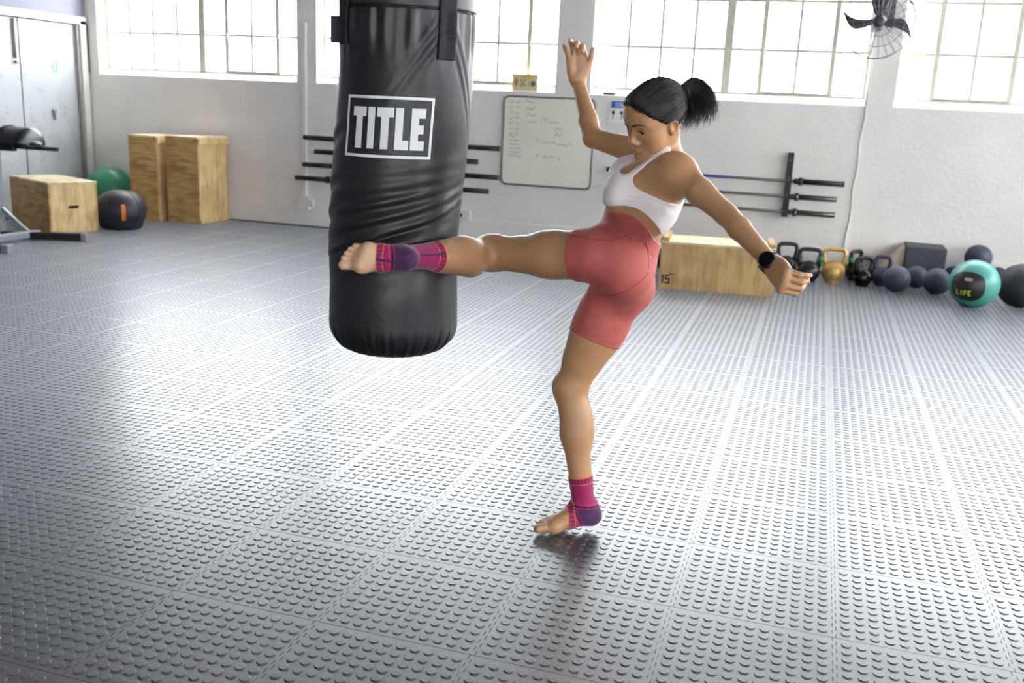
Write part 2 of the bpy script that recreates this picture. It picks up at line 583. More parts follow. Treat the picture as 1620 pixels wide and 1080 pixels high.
# ---- double metal door in the left wall
dr = empty('door_1', (XL, (DY0 + DY1) / 2, 0), 'white metal double door with rows of rivets and a green sticker', 'door', kind='structure')
Lc = lambda x, y, z: (x - XL, y - (DY0 + DY1) / 2, z)
fr = MB()
fr.box(Lc(XL - .02, (DY0 + DY1 + .08) / 2, DZ + .018), (.11, DY1 - DY0 + .11, .075))
fr.box(Lc(XL - .02, DY1 + .045, 1.02), (.11, .085, 2.05))
fr.box(Lc(XL - .02, DY0 - .04, 1.02), (.11, .08, 2.05))
fr.build('door_frame', M['white_paint'], dr)
jm = MB()
jm.box(Lc(XL - .02, DY1 - .016, 1.0), (.06, .034, 2.0))
jm.build('jamb', M['jamb'], dr)
SEAM = 8.385
bk = MB(); bk.box(Lc(XL - .12, (DY0 + DY1) / 2, 1.01), (.06, DY1 - DY0 + .1, 2.02)); bk.build('dark_backing', M['black_steel'], dr)  # added dark backing, keeps sky light out of the gap between the leaves
for (a, b) in ((DY0 + .01, SEAM - .009), (SEAM + .009, DY1 - .03)):
    lf = MB(); lf.box(Lc(XL - .055, (a + b) / 2, 1.005), (.05, b - a, 1.99), bevel=.004)
    leaf = lf.build('door_leaf', M['door'], dr)
    rv = MB()
    for zz in (1.045, 1.115):
        for k in range(int((b - a) / .16)):
            rv.ball(Lc(XL - .029, a + .1 + .16 * k, zz), .008, 8, 5)
    rv.build('rivets', M['door'], leaf)['kind'] = 'stuff'
    if a > 8:
        hd = MB(); hd.box(Lc(XL - .015, 8.80, 1.075), (.03, .05, .03), bevel=.004); hd.box(Lc(XL - .010, 8.80, 1.03), (.025, .018, .10), bevel=.004)
        hd.build('latch', M['grey_steel'], leaf)
        st = MB(); st.box(Lc(XL - .028, 8.855, 1.535), (.004, .125, .12)); st.build('sticker', M['paper'], leaf)
        sg = MB()
        for (y, z, sy, sz) in ((8.885, 1.535, .02, .11), (8.86, 1.583, .05, .014), (8.86, 1.487, .05, .014), (8.835, 1.56, .016, .03), (8.825, 1.53, .03, .03), (8.83, 1.50, .014, .03)):
            sg.box(Lc(XL - .025, y, z), (.003, sy, sz))
        sg.build('exit_mark', M['green_print'], leaf)['kind'] = 'stuff'
    else:
        rd = MB(); rd.cyl(Lc(XL - .015, 8.312, 1.60), Lc(XL - .015, 8.312, 1.99), .014, n=8); rd.box(Lc(XL - .015, 8.325, 1.56), (.03, .05, .03), bevel=.005)
        rd.build('bolt_rod', M['jamb'], leaf)
tr = MB(); tr.box((XL + .018, YB - .018, 1.76), (.03, .03, .52))  # dark strip put in where the corner gap lies in shade
tag(tr.build('gap_strip_1', M['black_steel']), 'dark strip standing for the shaded gap in the corner beside the white door', 'gap_strip', kind='structure')

# ------------------------------------------------------------------ wall fittings
def wall_thing(name, label, cat, x, z, y=YB, **k):
    return empty(name, (x, y, z), label, cat, **k)


t = wall_thing('whiteboard', 'whiteboard with rounded grey rim and faded workout notes on the wall', 'whiteboard', -2.56, 1.02)
bw, bh, br = .455, .425, .05
rnd = []
for (cx, cz, a0) in ((bw - br, bh - br, 0), (-bw + br, bh - br, 90), (-bw + br, -bh + br, 180), (bw - br, -bh + br, 270)):
    for k in range(6):
        a = math.radians(a0 + 18 * k)
        rnd.append((cx + br * math.cos(a), cz + br * math.sin(a)))
RX = Matrix.Rotation(math.pi / 2, 4, 'X')
p = MB(); p.prism(rnd, .004, .018, RX); p.build('panel', M['board'], t)
p = MB(); p.tube([(x, -.016, z) for x, z in rnd], .0095, 8, closed=True); p.build('rim', M['alu'], t)
ink = MB()
rg = random.Random(3)


def scrawl(x, z, w, h, mbk):
    """one handwritten, illegible word of w by h metres"""
    n = max(3, int(w / (h * .55)))
    pts = []
    for k in range(n + 1):
        pts.append((x + w * k / n, -.0195, z + h * (rg.random() - .2 if k % 2 else rg.random() * .5 - .35)))
    mbk.tube(pts, .0022, 4, smooth=False)


for k in range(7):
    scrawl(-.395, .37 - .052 * k, .035, .030, ink); scrawl(-.335, .37 - .052 * k, .04, .030, ink)
for k in range(4):
    scrawl(-.24 + .01 * k, .37 - .06 * k, .09, .032, ink)
for (x, z, w, h) in ((-.06, .20, .05, .05), (.01, .20, .09, .05), (.07, .13, .08, .04), (.07, .07, .08, .04), (-.12, .01, .03, .05), (-.04, -.01, .12, .045), (.10, -.02, .15, .045), (-.11, -.13, .03, .05), (-.03, -.14, .04, .04), (.03, -.14, .05, .04), (.11, -.15, .03, .04)):
    scrawl(x, z, w, h, ink)
for k in range(6):
    scrawl(-.39, .04 - .038 * k, .06 if k == 0 else .09 + .05 * rg.random(), .018, ink)
ink.build('handwriting', M['ink'], t)['kind'] = 'stuff'

t = wall_thing('notice', 'small white notice with a blue header on the wall behind the woman', 'sign', -1.845, 1.345, YB - .006)
p = MB(); p.box((0, 0, 0), (.24, .006, .215)); p.build('sheet', M['paper'], t)
p = MB(); p.box((0, -.004, .062), (.205, .003, .065)); p.build('header', M['blue_print'], t)
p = MB(); p.box((.012, -.006, .062), (.16, .002, .04)); p.build('header_box', mat('pale_blue_print', S(190, 205, 235), .5, var=.03), t)
for nm_, st_ in (('letter', [((-.062, .048), (-.062, .076)), ((-.062, .076), (-.044, .048)), ((-.044, .048), (-.044, .076))]), ('letter', [((-.030, .050), (-.030, .074)), ((-.030, .074), (-.014, .074)), ((-.014, .074), (-.014, .050)), ((-.014, .050), (-.030, .050))])):
    p = MB()
    for (xa, za), (xb, zb) in st_:
        p.cyl((xa, -.007, za), (xb, -.007, zb), .0028, n=6)
    p.build(nm_, M['blue_print'], t)
for x in (-.08, 0.0, .08):
    p = MB(); p.ball((x, -.004, -.012), (.013, .002, .02), 10, 6); p.box((x, -.004, -.05), (.006, .003, .05))
    p.build('figure_symbol', M['ink_dark'], t)

t = wall_thing('poster', 'small colourful flower poster standing on the window sill', 'poster', -2.83, 1.495, YB + .03)
p = MB(); p.box((0, 0, .082), (.262, .006, .164)); p.build('card', mat('poster_ground', S(226, 210, 178), .7, color2=S(232, 214, 130), scale=9), t)
for (x, z, rx, rz, c, nm) in ((-.088, .085, .018, .042, S(205, 120, 112), 'red_petal'), (.085, .075, .026, .028, S(120, 104, 150), 'violet_bloom'), (.03, .138, .07, .016, S(222, 198, 96), 'yellow_petals')):
    p = MB(); p.ball((x, -.004, z), (rx, .002, rz), 14, 8); p.build(nm, mat(nm + '_print', c, .7), t)
p = MB()
for (x, z) in ((-.035, .10), (-.02, .075), (-.035, .055), (-.002, .105), (-.002, .06)):
    p.box((x, -.004, z), (.026, .003, .022))
p.box((.043, -.004, .075), (.012, .003, .06))
p.build('green_leaves', mat('poster_leaf_print', S(160, 168, 148), .7), t)['kind'] = 'stuff'

p = MB(); p.box((0, 0, .011), (.115, .05, .022), bevel=.005)
o = p.build('eraser', M['black_steel']); o.location = (-1.985, YB + .04, 1.4945)
tag(o, 'dark whiteboard eraser lying on the window sill by the whiteboard', 'eraser')

cd = MB(); cd.box((0, -.014, .60), (.055, .026, 1.775), bevel=.006)
o = cd.build('conduit', M['wall']); o.location = (-5.225, YB, .60)
tag(o, 'white painted vertical cable conduit running down to the socket box', 'conduit')
t = wall_thing('socket_box', 'white socket box at the foot of the conduit', 'socket', -5.225, .235)
p = MB(); p.box((0, -.03, 0), (.14, .05, .125), bevel=.006); p.build('casing', M['plastic_white'], t)
p = MB(); p.box((.09, -.03, .01), (.05, .045, .08), bevel=.006); p.build('plug', M['plastic_white'], t)
t = wall_thing('wall_socket', 'white wall socket holding a black plug, beside the punching bag', 'socket', -3.40, .245)
p = MB(); p.box((.02, -.012, 0), (.10, .022, .10), bevel=.005); p.build('plate', M['plastic_white'], t)
p = MB(); p.cyl((-.035, -.02, .0), (-.035, -.06, .0), .02, .016, 12); p.build('plug', M['rubber_black'], t)

wp = []
for k in range(25):
    z = 1.50 - (1.50 - .02) * k / 24
    wp.append((.335 - .03 * (k / 24) + .008 * math.sin(k * .9), YB - .007, z))
w = MB(); w.tube(wp, .006, 6)
tag(w.build('cable', M['plastic_white']), 'thin white cable hanging down the wall right of the barbell rack', 'cable')


# ---- barbells and their wall holders
def barbell(x0, x1, y, z, label, group, sleeve0, sleeve1, grip, sleeve_mat, shaft_mat, blue=None):
    t = empty('barbell', ((x0 + x1) / 2, y, z), label, 'barbell', group)
    h = (x1 - x0) / 2
    p = MB(); p.cyl((-h + sleeve0, 0, 0), (h - sleeve1, 0, 0), .0125, n=12); p.build('shaft', shaft_mat, t)
    for sgn, s in ((-1, sleeve0), (1, sleeve1)):
        p = MB(); p.cyl((sgn * h, 0, 0), (sgn * (h - s), 0, 0), .0245, n=16); p.build('sleeve', sleeve_mat, t)
        p = MB(); p.cyl((sgn * (h - s), 0, 0), (sgn * (h - s - .035), 0, 0), .036, n=16)
        p.cyl((sgn * (h - s - .035), 0, 0), (sgn * (h - s - .075), 0, 0), .024, n=16); p.build('collar', sleeve_mat, t)
    if blue:
        p = MB(); p.cyl((blue[0] - (x0 + x1) / 2, 0, 0), (blue[1] - (x0 + x1) / 2, 0, 0), .0135, n=12); p.build('blue_grip', M['blue_bar'], t)
    return t


def holder(x, z0, z1, zs, label):
    t = empty('bar_holder', (x, YB, z0), label, 'rack', 'black bar holders screwed to the wall')
    p = MB(); p.box((0, -.03, (z1 - z0) / 2), (.055, .06, z1 - z0)); p.build('upright', M['black_steel'], t)
    for z in zs:
        p = MB()
        p.box((0, -.10, z - z0 - .026), (.05, .09, .012)); p.box((0, -.146, z - z0 - .012), (.05, .01, .04))
        p.build('hook', M['black_steel'], t)
    for z in np.linspace(.05, z1 - z0 - .07, 4):
        p = MB(); p.cyl((0, -.060, z), (0, -.066, z), .009, n=8); p.build('bolt', M['bar_steel'], t)
    return t


GR, GL = 'barbells on the right wall rack', 'barbells on the wall rack behind the bag'
yb = YB - .105
barbell(-1.93, .235, yb, .805, 'top barbell of the right rack, with a blue grip section', GR, .33, .36, None, M['dark_sleeve'], M['bar_steel'], (-1.25, -.78))
barbell(-1.86, .185, yb, .665, 'middle barbell of the right rack, plain steel shaft', GR, .33, .33, None, M['bar_steel'], M['bar_steel'])
barbell(-1.86, .185, yb, .525, 'lowest barbell of the right rack, plain steel shaft', GR, .33, .33, None, M['bar_steel'], M['bar_steel'])
holder(-.252, .475, 1.055, (.805, .665, .525), 'black upright bar holder on the wall, right end of the right-hand barbells')
holder(-1.42, .475, 1.055, (.805, .665, .525), 'black upright bar holder on the wall behind the woman’s arm')
for (x0, x1, z, lb) in ((-5.18, -3.02, .935, 'top barbell of the rack behind the bag'), (-5.05, -3.24, .795, 'short second barbell of the rack behind the bag'), (-5.19, -3.02, .655, 'third barbell down on the rack behind the bag'), (-5.28, -3.12, .512, 'lowest barbell of the rack behind the bag, thick collar showing')):
    barbell(x0, x1, yb, z, lb, GL, *((.28, .26) if 'short' in lb else (.36, .36)), None, M['dark_sleeve'], M['dark_sleeve'])
holder(-4.62, .45, 1.02, (.935, .795, .655, .512), 'black upright bar holder on the wall hidden behind the punching bag')
holder(-3.62, .45, 1.02, (.935, .795, .655, .512), 'black upright bar holder hidden behind the bag’s right edge')

# ---- wall fan
fc = Vector((.335, YB - .36, 2.165))
t = empty('wall_fan', tuple(fc), 'industrial wall fan with dark curved blades and a wire cage, on the pier', 'fan')
p = MB()
for rr, y in ((.29, -.02), (.29, .05), (.20, -.075), (.12, -.10)):
    p.tube([(rr * math.cos(a), y, rr * math.sin(a)) for a in np.linspace(0, 2 * math.pi, 40, endpoint=False)], .0045 if rr > .25 else .003, 5, closed=True)
for k in range(26):
    a = 2 * math.pi * k / 26
    ca, sa = math.cos(a), math.sin(a)
    p.tube([(.05 * ca, -.11, .05 * sa), (.14 * ca, -.10, .14 * sa), (.21 * ca, -.072, .21 * sa), (.29 * ca, -.02, .29 * sa), (.29 * ca, .05, .29 * sa), (.19 * ca, .10, .19 * sa), (.06 * ca, .12, .06 * sa)], .0022, 4)
p.build('cage', M['fan_wire'], t)
p = MB(); p.cyl((0, .03, 0), (0, .2, 0), .07, .06, 20); p.cyl((0, .03, 0), (0, .0, 0), .07, .05, 20); p.build('motor', M['fan_dark'], t)
p = MB(); p.ball((0, -.035, 0), (.055, .035, .055), 18, 8); p.build('hub', M['fan_dark'], t)


def fan_blade(a0):
    """one curved sickle blade: root at the hub, swept towards the tip, pitched"""
    b = MB()
    ca, sa = math.cos(a0), math.sin(a0)
    n, L_ = 12, .315
    outer, inner = [], []
    for k in range(n + 1):
        s_ = k / n
        r_ = .03 + (L_ - .03) * s_
        wdt = .045 * (1 - s_) ** .6 + .05 * math.sin(math.pi * min(1, s_ * 1.05)) ** 1.2
        if k == n: wdt = .006
        mid = .085 * math.sin(math.pi * s_ * .85) - .05 * s_ * s_
        for lst, w_ in ((outer, mid + wdt * .5), (inner, mid - wdt * .5)):
            x_, z_ = r_ * ca - w_ * sa, r_ * sa + w_ * ca
            lst.append((x_, -.03 + .35 * (w_ - mid), z_))
    vs = []
    for o_, i_ in zip(outer, inner):
        vs += [o_, i_, (o_[0], o_[1] + .006, o_[2]), (i_[0], i_[1] + .006, i_[2])]
    fs = []
    for k in range(n):
        q = 4 * k
        fs += [(q, q + 4, q + 5, q + 1), (q + 2, q + 3, q + 7, q + 6), (q, q + 2, q + 6, q + 4), (q + 1, q + 5, q + 7, q + 3)]
    fs += [(0, 1, 3, 2), (4 * n, 4 * n + 2, 4 * n + 3, 4 * n + 1)]
    b.add(vs, fs)
    return b


for a in (163, 333, 78):
    fan_blade(math.radians(a)).build('blade', M['fan_dark'], t)
p = MB(); p.cyl((0, .18, 0), (.06, .35, .12), .022, n=10); p.cyl((.06, .19, .0), (.10, .30, .30), .014, n=10); p.box((.08, .345, .14), (.12, .03, .30), bevel=.006)
p.build('wall_bracket', M['fan_dark'], t)
p = MB(); p.tube([(-.04, .12, -.03), (-.03, .2, -.12), (0, .33, -.3), (.005, .345, -.66)], .008, 6); p.build('cord', M['plastic_white'], t)


# ------------------------------------------------------------------ plywood boxes
def ply_box(name, label, sx, sy, sz, loc, rz, mats, slot=None, cleats=(), group=None):
    t = empty(name, loc, label, 'box', group, rz=rz)
    th = .018
    for sgn in (-1, 1):                              # long side panels (facing local y)
        p = MB(); p.box((0, sgn * (sy / 2 - th / 2), (sz - th) / 2), (sx, th, sz - th)); p.build('side_panel', mats[0], t)
    for sgn in (-1, 1):                              # end panels (facing local x)
        p = MB()
        x = sgn * (sx / 2 - th / 2 - .002)
        if slot and sgn == slot[0]:
            w_, h_, zc = .095, .028, slot[1]
            p.box((x, 0, (zc - h_ / 2) / 2), (th, sy - 2 * th, zc - h_ / 2))
            p.box((x, 0, (zc + h_ / 2 + sz - th) / 2), (th, sy - 2 * th, sz - th - zc - h_ / 2))
            for q in (-1, 1):
                ww = (sy - 2 * th - w_) / 2
                p.box((x, q * (w_ / 2 + ww / 2), zc), (th, ww, h_))
        else:
            p.box((x, 0, (sz - th) / 2), (th, sy - 2 * th, sz - th))
        p.build('end_panel', mats[1], t)
    p = MB(); p.box((0, 0, sz - th / 2), (sx + .006, sy + .006, th), bevel=.003); p.build('lid', mats[2], t)
    for (c, s) in cleats:
        p = MB(); p.box(c, s, bevel=.003); p.build('cleat', mats[1], t)
    return t


# low box beside the gym machine: near corner at pixel (82, 371)
A = Vector((-6.76, 7.32, 0))
ux, uy = Vector((.41, .912, 0)), Vector((-.912, .41, 0))
c = A + ux * .225 + uy * .425
ply_box('plywood_box', 'low plywood jump box with a hand slot, standing by the gym machine', .85, .46, .475, tuple(c), math.atan2(uy.y, uy.x),
        (M['ply_h'], M['ply_v'], M['ply_top']), slot=(-1, .24))
for (x0, x1, y0, y1, hh, lb) in ((-6.93, -6.60, 8.66, 9.17, .885, 'left one of the two tall upright plywood boxes by the wall'), (-6.495, -6.115, 8.70, 9.24, .895, 'right one of the two tall upright plywood boxes by the wall')):
    sx, sy = x1 - x0, y1 - y0
    cl = [((sx / 2 + .012, 0, hh - .05), (.022, sy, .06)), ((sx / 2 + .012, 0, .03), (.022, sy, .045))]
    ply_box('plywood_box', lb, sx, sy, hh, ((x0 + x1) / 2, (y0 + y1) / 2, 0), math.radians(2 if x0 < -6.6 else 0), (M['ply_h'], M['ply_v'], M['ply_top']), cleats=cl, group='tall plywood boxes')

P0, P1 = Vector((-1.114, 7.613, 0)), Vector((-.24, 7.69, 0))
dx = (P1 - P0); L_ = dx.length; dx.normalize(); dy = Vector((-dx.y, dx.x, 0))
c = P0 + dx * L_ / 2 + dy * .24
t = ply_box('plywood_box', 'long plywood box stencilled 15 on the floor behind the woman', L_, .48, .375, tuple(c), math.atan2(dx.y, dx.x), (M['ply_long'], M['ply_h'], M['ply_top']),
            cleats=[((-L_ / 2 + .03, 0, .39), (.05, .44, .03)), ((L_ / 2 - .03, 0, .39), (.05, .44, .03))])
p = MB()
yq = -.2415
for (x, z, w_, h_) in ((-.415, .075, .014, .07), (-.385, .105, .012, .012), (-.392, .09, .012, .035), (-.378, .106, .03, .012), (-.378, .08, .032, .012), (-.364, .06, .012, .034), (-.38, .045, .034, .012), (-.345, .118, .04, .007)):
    p.box((x + .005, yq, z), (w_, .003, h_))
p.build('stencil', M['ink_dark'], t)


# ------------------------------------------------------------------ kettlebells and balls
def kettlebell(px, py, rb, hh, hw, label, m, group=None, rz=0.0, tape=None, hmat=None, loc=None):
    q = on_floor(px, py) if loc is None else loc
    t = empty('kettlebell', (q[0], q[1], 0), label, 'kettlebell', group, rz=rz)
    prof = [(rb * .62, 0), (rb * .70, .004)]
    for k in range(3, 15):
        a = math.pi * k / 15
        prof.append((rb * math.sin(a), rb * .92 - rb * math.cos(a) * .98))
    prof = [q_ for q_ in prof if q_[1] >= 0]
    prof.append((rb * .12, rb * .92 + rb * .97))
    p = MB(); p.lathe(prof, 26); p.build('bell', m, t)
    zt = rb * 1.55
    r_ = .0190
    path = [(-hw * .78, 0, zt - .02), (-hw * .92, 0, zt + .03), (-hw, 0, hh - .07), (-hw * .93, 0, hh - .035), (-hw * .72, 0, hh - r_ - .003), (-hw * .3, 0, hh - r_), (hw * .3, 0, hh - r_), (hw * .72, 0, hh - r_ - .003), (hw * .93, 0, hh - .035), (hw, 0, hh - .07), (hw * .92, 0, zt + .03), (hw * .78, 0, zt - .02)]
    p = MB(); p.tube(path, [r_ * 1.5, r_ * 1.15] + [r_] * 8 + [r_ * 1.15, r_ * 1.5], 10); p.build('handle', hmat or m, t)
    if tape:
        p = MB(); p.cyl((tape * hw * .955, 0, zt + .025), (tape * hw * 1.0, 0, hh - .07), r_ * 1.22, n=12); p.build('tape', M['green_tape'], t)
    return t


kettlebell(1246, 441, .092, .30, .082, 'black kettlebell beside the long plywood box, left of the green-taped one', M['iron'], 'black kettlebells by the wall', .15, loc=(-.180, 8.86))
kettlebell(1277, 445, .096, .298, .088, 'black kettlebell with green tape on its handle, left of the gold one', M['iron'], 'black kettlebells by the wall', .1, tape=1)
kettlebell(1316, 446, .100, .305, .088, 'gold painted kettlebell in the row by the wall', M['gold'], None, .1)
kettlebell(1348, 447, .09, .275, .07, 'black kettlebell with green tape standing behind the shiny one', M['iron'], 'black kettlebells by the wall', .9, tape=-1, loc=(.40, 8.93))
kettlebell(1363, 452, .080, .26, .075, 'small shiny black kettlebell right of the gold one, foremost', mat('shiny_black_iron', S(20, 20, 24), .2, .2, bump=.1), 'black kettlebells by the wall', .5)
kettlebell(1395, 455, .085, .265, .062, 'slate kettlebell with a purple handle beside the slate balls', M['slate'], None, -.2, hmat=M['purple'], loc=(.618, 8.78))
kettlebell(1037, 422, .095, .27, .08, 'black kettlebell at the left end of the long plywood box', M['iron'], 'black kettlebells by the wall', .3)


def resting(px, py, rp):
    r_ = .15
    for _ in range(30):
        q = on_floor(px, py, r_)
        r_ = rp * ((q - CAM) @ FW) / CAM_F
    return q, r_


def ball(name, px, py, rp, label, m, group=None, nu=32, nv=18, vdir=(.35, -.85, .3)):
    q, r_ = resting(px, py, rp)
    p = MB(); p.ball((0, 0, 0), r_, nu, nv)
    o = p.build(name, m); o.location = q
    valve = MB(); d_ = Vector(vdir).normalized()
    valve.cyl(d_ * (r_ * .985), d_ * (r_ * 1.004), r_ * .07, n=10)
    valve.build('valve', M['rubber_black'], o)
    return tag(o, label, 'ball', group), r_


GS = 'slate slam balls on the floor by the wall'
ball('slam_ball', 1418.5, 441, 21, 'slate slam ball right of the purple-handled kettlebell, in front', M['slate'], GS)
ball('slam_ball', 1450, 438, 17.5, 'slate slam ball just left of the grey foam block’s foot', M['slate'], GS)
ball('slam_ball', 1482, 445, 21, 'slate slam ball in front of the grey foam block', M['slate'], GS)
ball('slam_ball', 1509, 437, 16.5, 'dark slate ball peeping out left of the teal ball', M['slate'], GS)
ball('slam_ball', 1578, 436, 16, 'dark slate ball between the teal ball and the black ball', M['slate'], GS)
o, r_ = ball('exercise_ball', 174, 299, 35.5, 'large green gym ball by the wall behind the black medicine ball', M['green'], None, 40, 24, (.2, .9, .3))
# black ball resting on the slate ones behind the teal ball
p = MB(); p.ball((0, 0, 0), .112, 30, 16)
o = p.build('slam_ball', M['slate']); o.location = (1.40, 9.13, .262)
v = MB(); v.cyl((0, -.11, .0), (0, -.1125, .0), .008, n=8); v.build('valve', M['rubber_black'], o)
tag(o, 'slate slam ball perched on the balls behind the teal ball', 'ball', GS)

q, r_ = resting(1541, 449, 38)
t = empty('medicine_ball', tuple(q), 'teal medicine ball with a dark panel and lime print', 'ball')
p = MB(); p.ball((0, 0, 0), r_, 40, 24); p.build('cover', M['teal'], t)


def cap_patch(r_, cdir, updir, hw_, hh_, n=14, power=3.0):
    """rounded panel lying on a ball of radius r_"""
    cdir = Vector(cdir).normalized(); rt = Vector(updir).cross(cdir).normalized(); u = cdir.cross(rt)
    b = MB(); vs, fs = [], []
    for i in range(n + 1):
        for j in range(n + 1):
            a, c_ = -1 + 2 * i / n, -1 + 2 * j / n
            # square to superellipse
            k = (abs(a) ** power + abs(c_) ** power) ** (1 / power)
            mx = max(abs(a), abs(c_))
            s_ = mx / k if k > 1e-6 else 1
            d_ = cdir + rt * (a * s_ * hw_) + u * (c_ * s_ * hh_)
            vs.append(d_.normalized() * r_)
    for i in range(n):
        for j in range(n):
            q_ = i * (n + 1) + j
            fs.append((q_, q_ + n + 1, q_ + n + 2, q_ + 1))
    return b.add(vs, fs, True)


tocam = Vector(CAM) - Vector(q); tocam.normalize()
rgt = Vector(RT)
pd = tocam - rgt * .36 - Vector((0, 0, .14))
pn = cap_patch(r_ * 1.006, pd, (0, 0, 1), .88, .74).build('panel', mat('dark_panel', S(44, 38, 40), .4, var=.1), t)
pd2 = tocam - rgt * .52 - Vector((0, 0, .50))
cc = pd2.normalized(); rr = Vector((0, 0, 1)).cross(cc).normalized(); uu = cc.cross(rr)
for k, x in enumerate((-.24, -.08, .08, .24)):        # blurred four-letter lime word
    d_ = (cc + rr * x)
    b = MB()
    strokes = {0: [(-.05, -.1, -.05, .1), (-.05, -.1, .04, -.1)], 1: [(0, -.1, 0, .1)], 2: [(-.05, -.1, -.05, .1), (-.05, .1, .05, .1), (-.05, 0, .03, 0)], 3: [(-.05, -.1, -.05, .1), (-.05, .1, .05, .1), (-.05, 0, .03, 0), (-.05, -.1, .05, -.1)]}[k]
    for (a, c_, e_, f_) in strokes:
        p0 = (d_ + rr * a + uu * c_).normalized() * r_ * 1.008; p1 = (d_ + rr * e_ + uu * f_).normalized() * r_ * 1.008
        b.tube([p0, (p0 + p1).normalized() * r_ * 1.010, p1], .0042, 5)
    b.build('letter', M['lime_print'], pn)
lb = cap_patch(r_ * 1.010, tocam - rgt * .30 + Vector((0, 0, .22)), (0, 0, 1), .16, .07, 6, 4).build('label', mat('grey_label', S(170, 165, 160), .5), pn)

q, r_ = resting(1616, 451, 35.5)
o = MB().ball((0, 0, 0), (r_, r_, r_ * .97), 40, 24).build('medicine_ball', M['black_ball']); o.location = (q[0], q[1], r_ * .97)
tag(o, 'black textured medicine ball right of the teal one', 'ball')
for k in range(3):
    sm = MB(); sm.tube([(r_ * 1.001 * math.cos(a) * math.cos(k * math.pi / 3), r_ * 1.001 * math.cos(a) * math.sin(k * math.pi / 3), r_ * .97 * math.sin(a)) for a in np.linspace(0, 2 * math.pi, 40, endpoint=False)], .0022, 4, closed=True)
    sm.build('seam', M['rubber_black'], o)

q = on_floor(192, 352)
t = empty('medicine_ball', (-6.51, 7.98, 0), 'soft black medicine ball with an orange strip, before the green ball', 'ball')
p = MB(); prof = [(.15, 0), (.182, .010), (.200, .035)] + [(.245 * math.sin(a) ** .85, .19 - .19 * math.cos(a) * (1 if a > 1.3 else .98)) for a in np.linspace(1.0, 3.0, 14)] + [(.01, .377)]
p.lathe(prof, 32); p.build('cover', mat('dark_navy_vinyl', S(38, 38, 48), .5, var=.15, bump=.2, bscale=40), t)
p = MB(); dcam = math.atan2(-7.98, 6.51)
vs, fs = [], []
for k in range(9):
    a = 1.12 + .85 * k / 8
    z = .19 - .19 * math.cos(a); r2 = .245 * math.sin(a) ** .85 + .004
    for s_ in (-1, 1):
        b_ = dcam + .10 + s_ * .075
        vs.append((r2 * math.cos(b_), r2 * math.sin(b_), z))
for k in range(8):
    fs.append((2 * k, 2 * k + 1, 2 * k + 3, 2 * k + 2))
p.add(vs, fs, True); p.build('strip', M['orange'], t)
p = MB()
for b_ in (dcam - .55, dcam + .75):
    p.tube([((.245 * math.sin(a) ** .85 + .001) * math.cos(b_), (.245 * math.sin(a) ** .85 + .001) * math.sin(b_), .19 - .19 * math.cos(a)) for a in np.linspace(.55, 2.9, 12)], .003, 5)
p.build('seam', M['rubber_black'], t)

# foam block with a beige sloping board
t = empty('foam_block', (.965, 9.14, 0), 'dark grey foam block with a beige sloping side, against the wall', 'block')
p = MB(); p.box((.0, 0, .165), (.33, .34, .33), bevel=.012); p.build('block', M['foam'], t)
p = MB(); p.prism([(-.17, .0), (-.17, .325), (-.31, .16), (-.42, .0)], -.13, .13, RX); p.build('sloping_board', M['beige_side'], t)

# ------------------------------------------------------------------ gym machine at the left edge
t = empty('gym_machine', (-6.75, 6.75, 0), 'grey gym bench machine with black leather pad, cut by the left edge', 'gym machine')
lc = lambda x, y, z: (x + 6.75, y - 6.75, z)


def beam(a, b, w_, h_, m, name):
    a, b = Vector(lc(*a)), Vector(lc(*b))
    d_ = (b - a); L2 = d_.length
    R_ = d_.to_track_quat('X', 'Z').to_matrix()
    p = MB(); p.box((a + b) / 2, (L2, w_, h_), R_, bevel=.006)
    return p.build(name, m, t)


beam((-6.70, 5.90, .045), (-6.67, 7.06, .045), .075, .06, M['grey_steel'], 'base_rail')
beam((-6.88, 6.86, .035), (-6.22, 7.15, .035), .075, .065, M['black_steel'], 'cross_foot')
beam((-6.255, 7.135, .035), (-6.215, 7.153, .035), .083, .073, M['grey_steel'], 'end_cap')
beam((-7.0, 6.10, .035), (-6.26, 6.27, .035), .075, .065, M['black_steel'], 'cross_foot')
beam((-6.285, 6.265, .035), (-6.22, 6.28, .035), .083, .073, M['grey_steel'], 'end_cap')
beam((-6.955, 6.92, .05), (-6.935, 6.92, .84), .06, .06, M['grey_steel'], 'upright')
beam((-6.93, 6.93, .26), (-6.69, 6.98, .05), .035, .035, M['grey_steel'], 'brace')
beam((-7.25, 6.90, .80), (-6.72, 6.92, .80), .05, .05, M['black_steel'], 'pad_bar')
p = MB(); p.cyl(lc(-6.74, 6.92, .815), lc(-6.30, 6.96, .812), .018, n=12); p.build('handle', M['rubber_black'], t)


def half_pad(x0, x1, y, z, r_):
    """padded half roll lying along x, flat underside"""
    b = MB(); vs, fs = [], []
    n, k = 14, 18
    for i in range(k + 1):
        s_ = .5 - .5 * math.cos(math.pi * i / k)
        q2 = max(0, (abs(s_ - .5) * 2 - .72) / .28)
        e_ = max(.12, math.sqrt(max(0, 1 - q2 * q2)))
        for j in range(n + 1):
            a = math.pi * j / n
            vs.append(lc(x0 + (x1 - x0) * s_, y + r_ * (.4 + .6 * e_) * math.cos(a) * 1.05, z + r_ * e_ * math.sin(a) ** .8))
    for i in range(k):
        for j in range(n):
            q_ = i * (n + 1) + j
            fs.append((q_, q_ + 1, q_ + n + 2, q_ + n + 1))
        q_ = i * (n + 1)
        fs.append((q_, q_ + n + 1, q_ + 2 * n + 1, q_ + n))
    fs.append(list(range(n + 1))); fs.append([k * (n + 1) + j for j in range(n + 1)][::-1])
    return b.add(vs, fs, True)


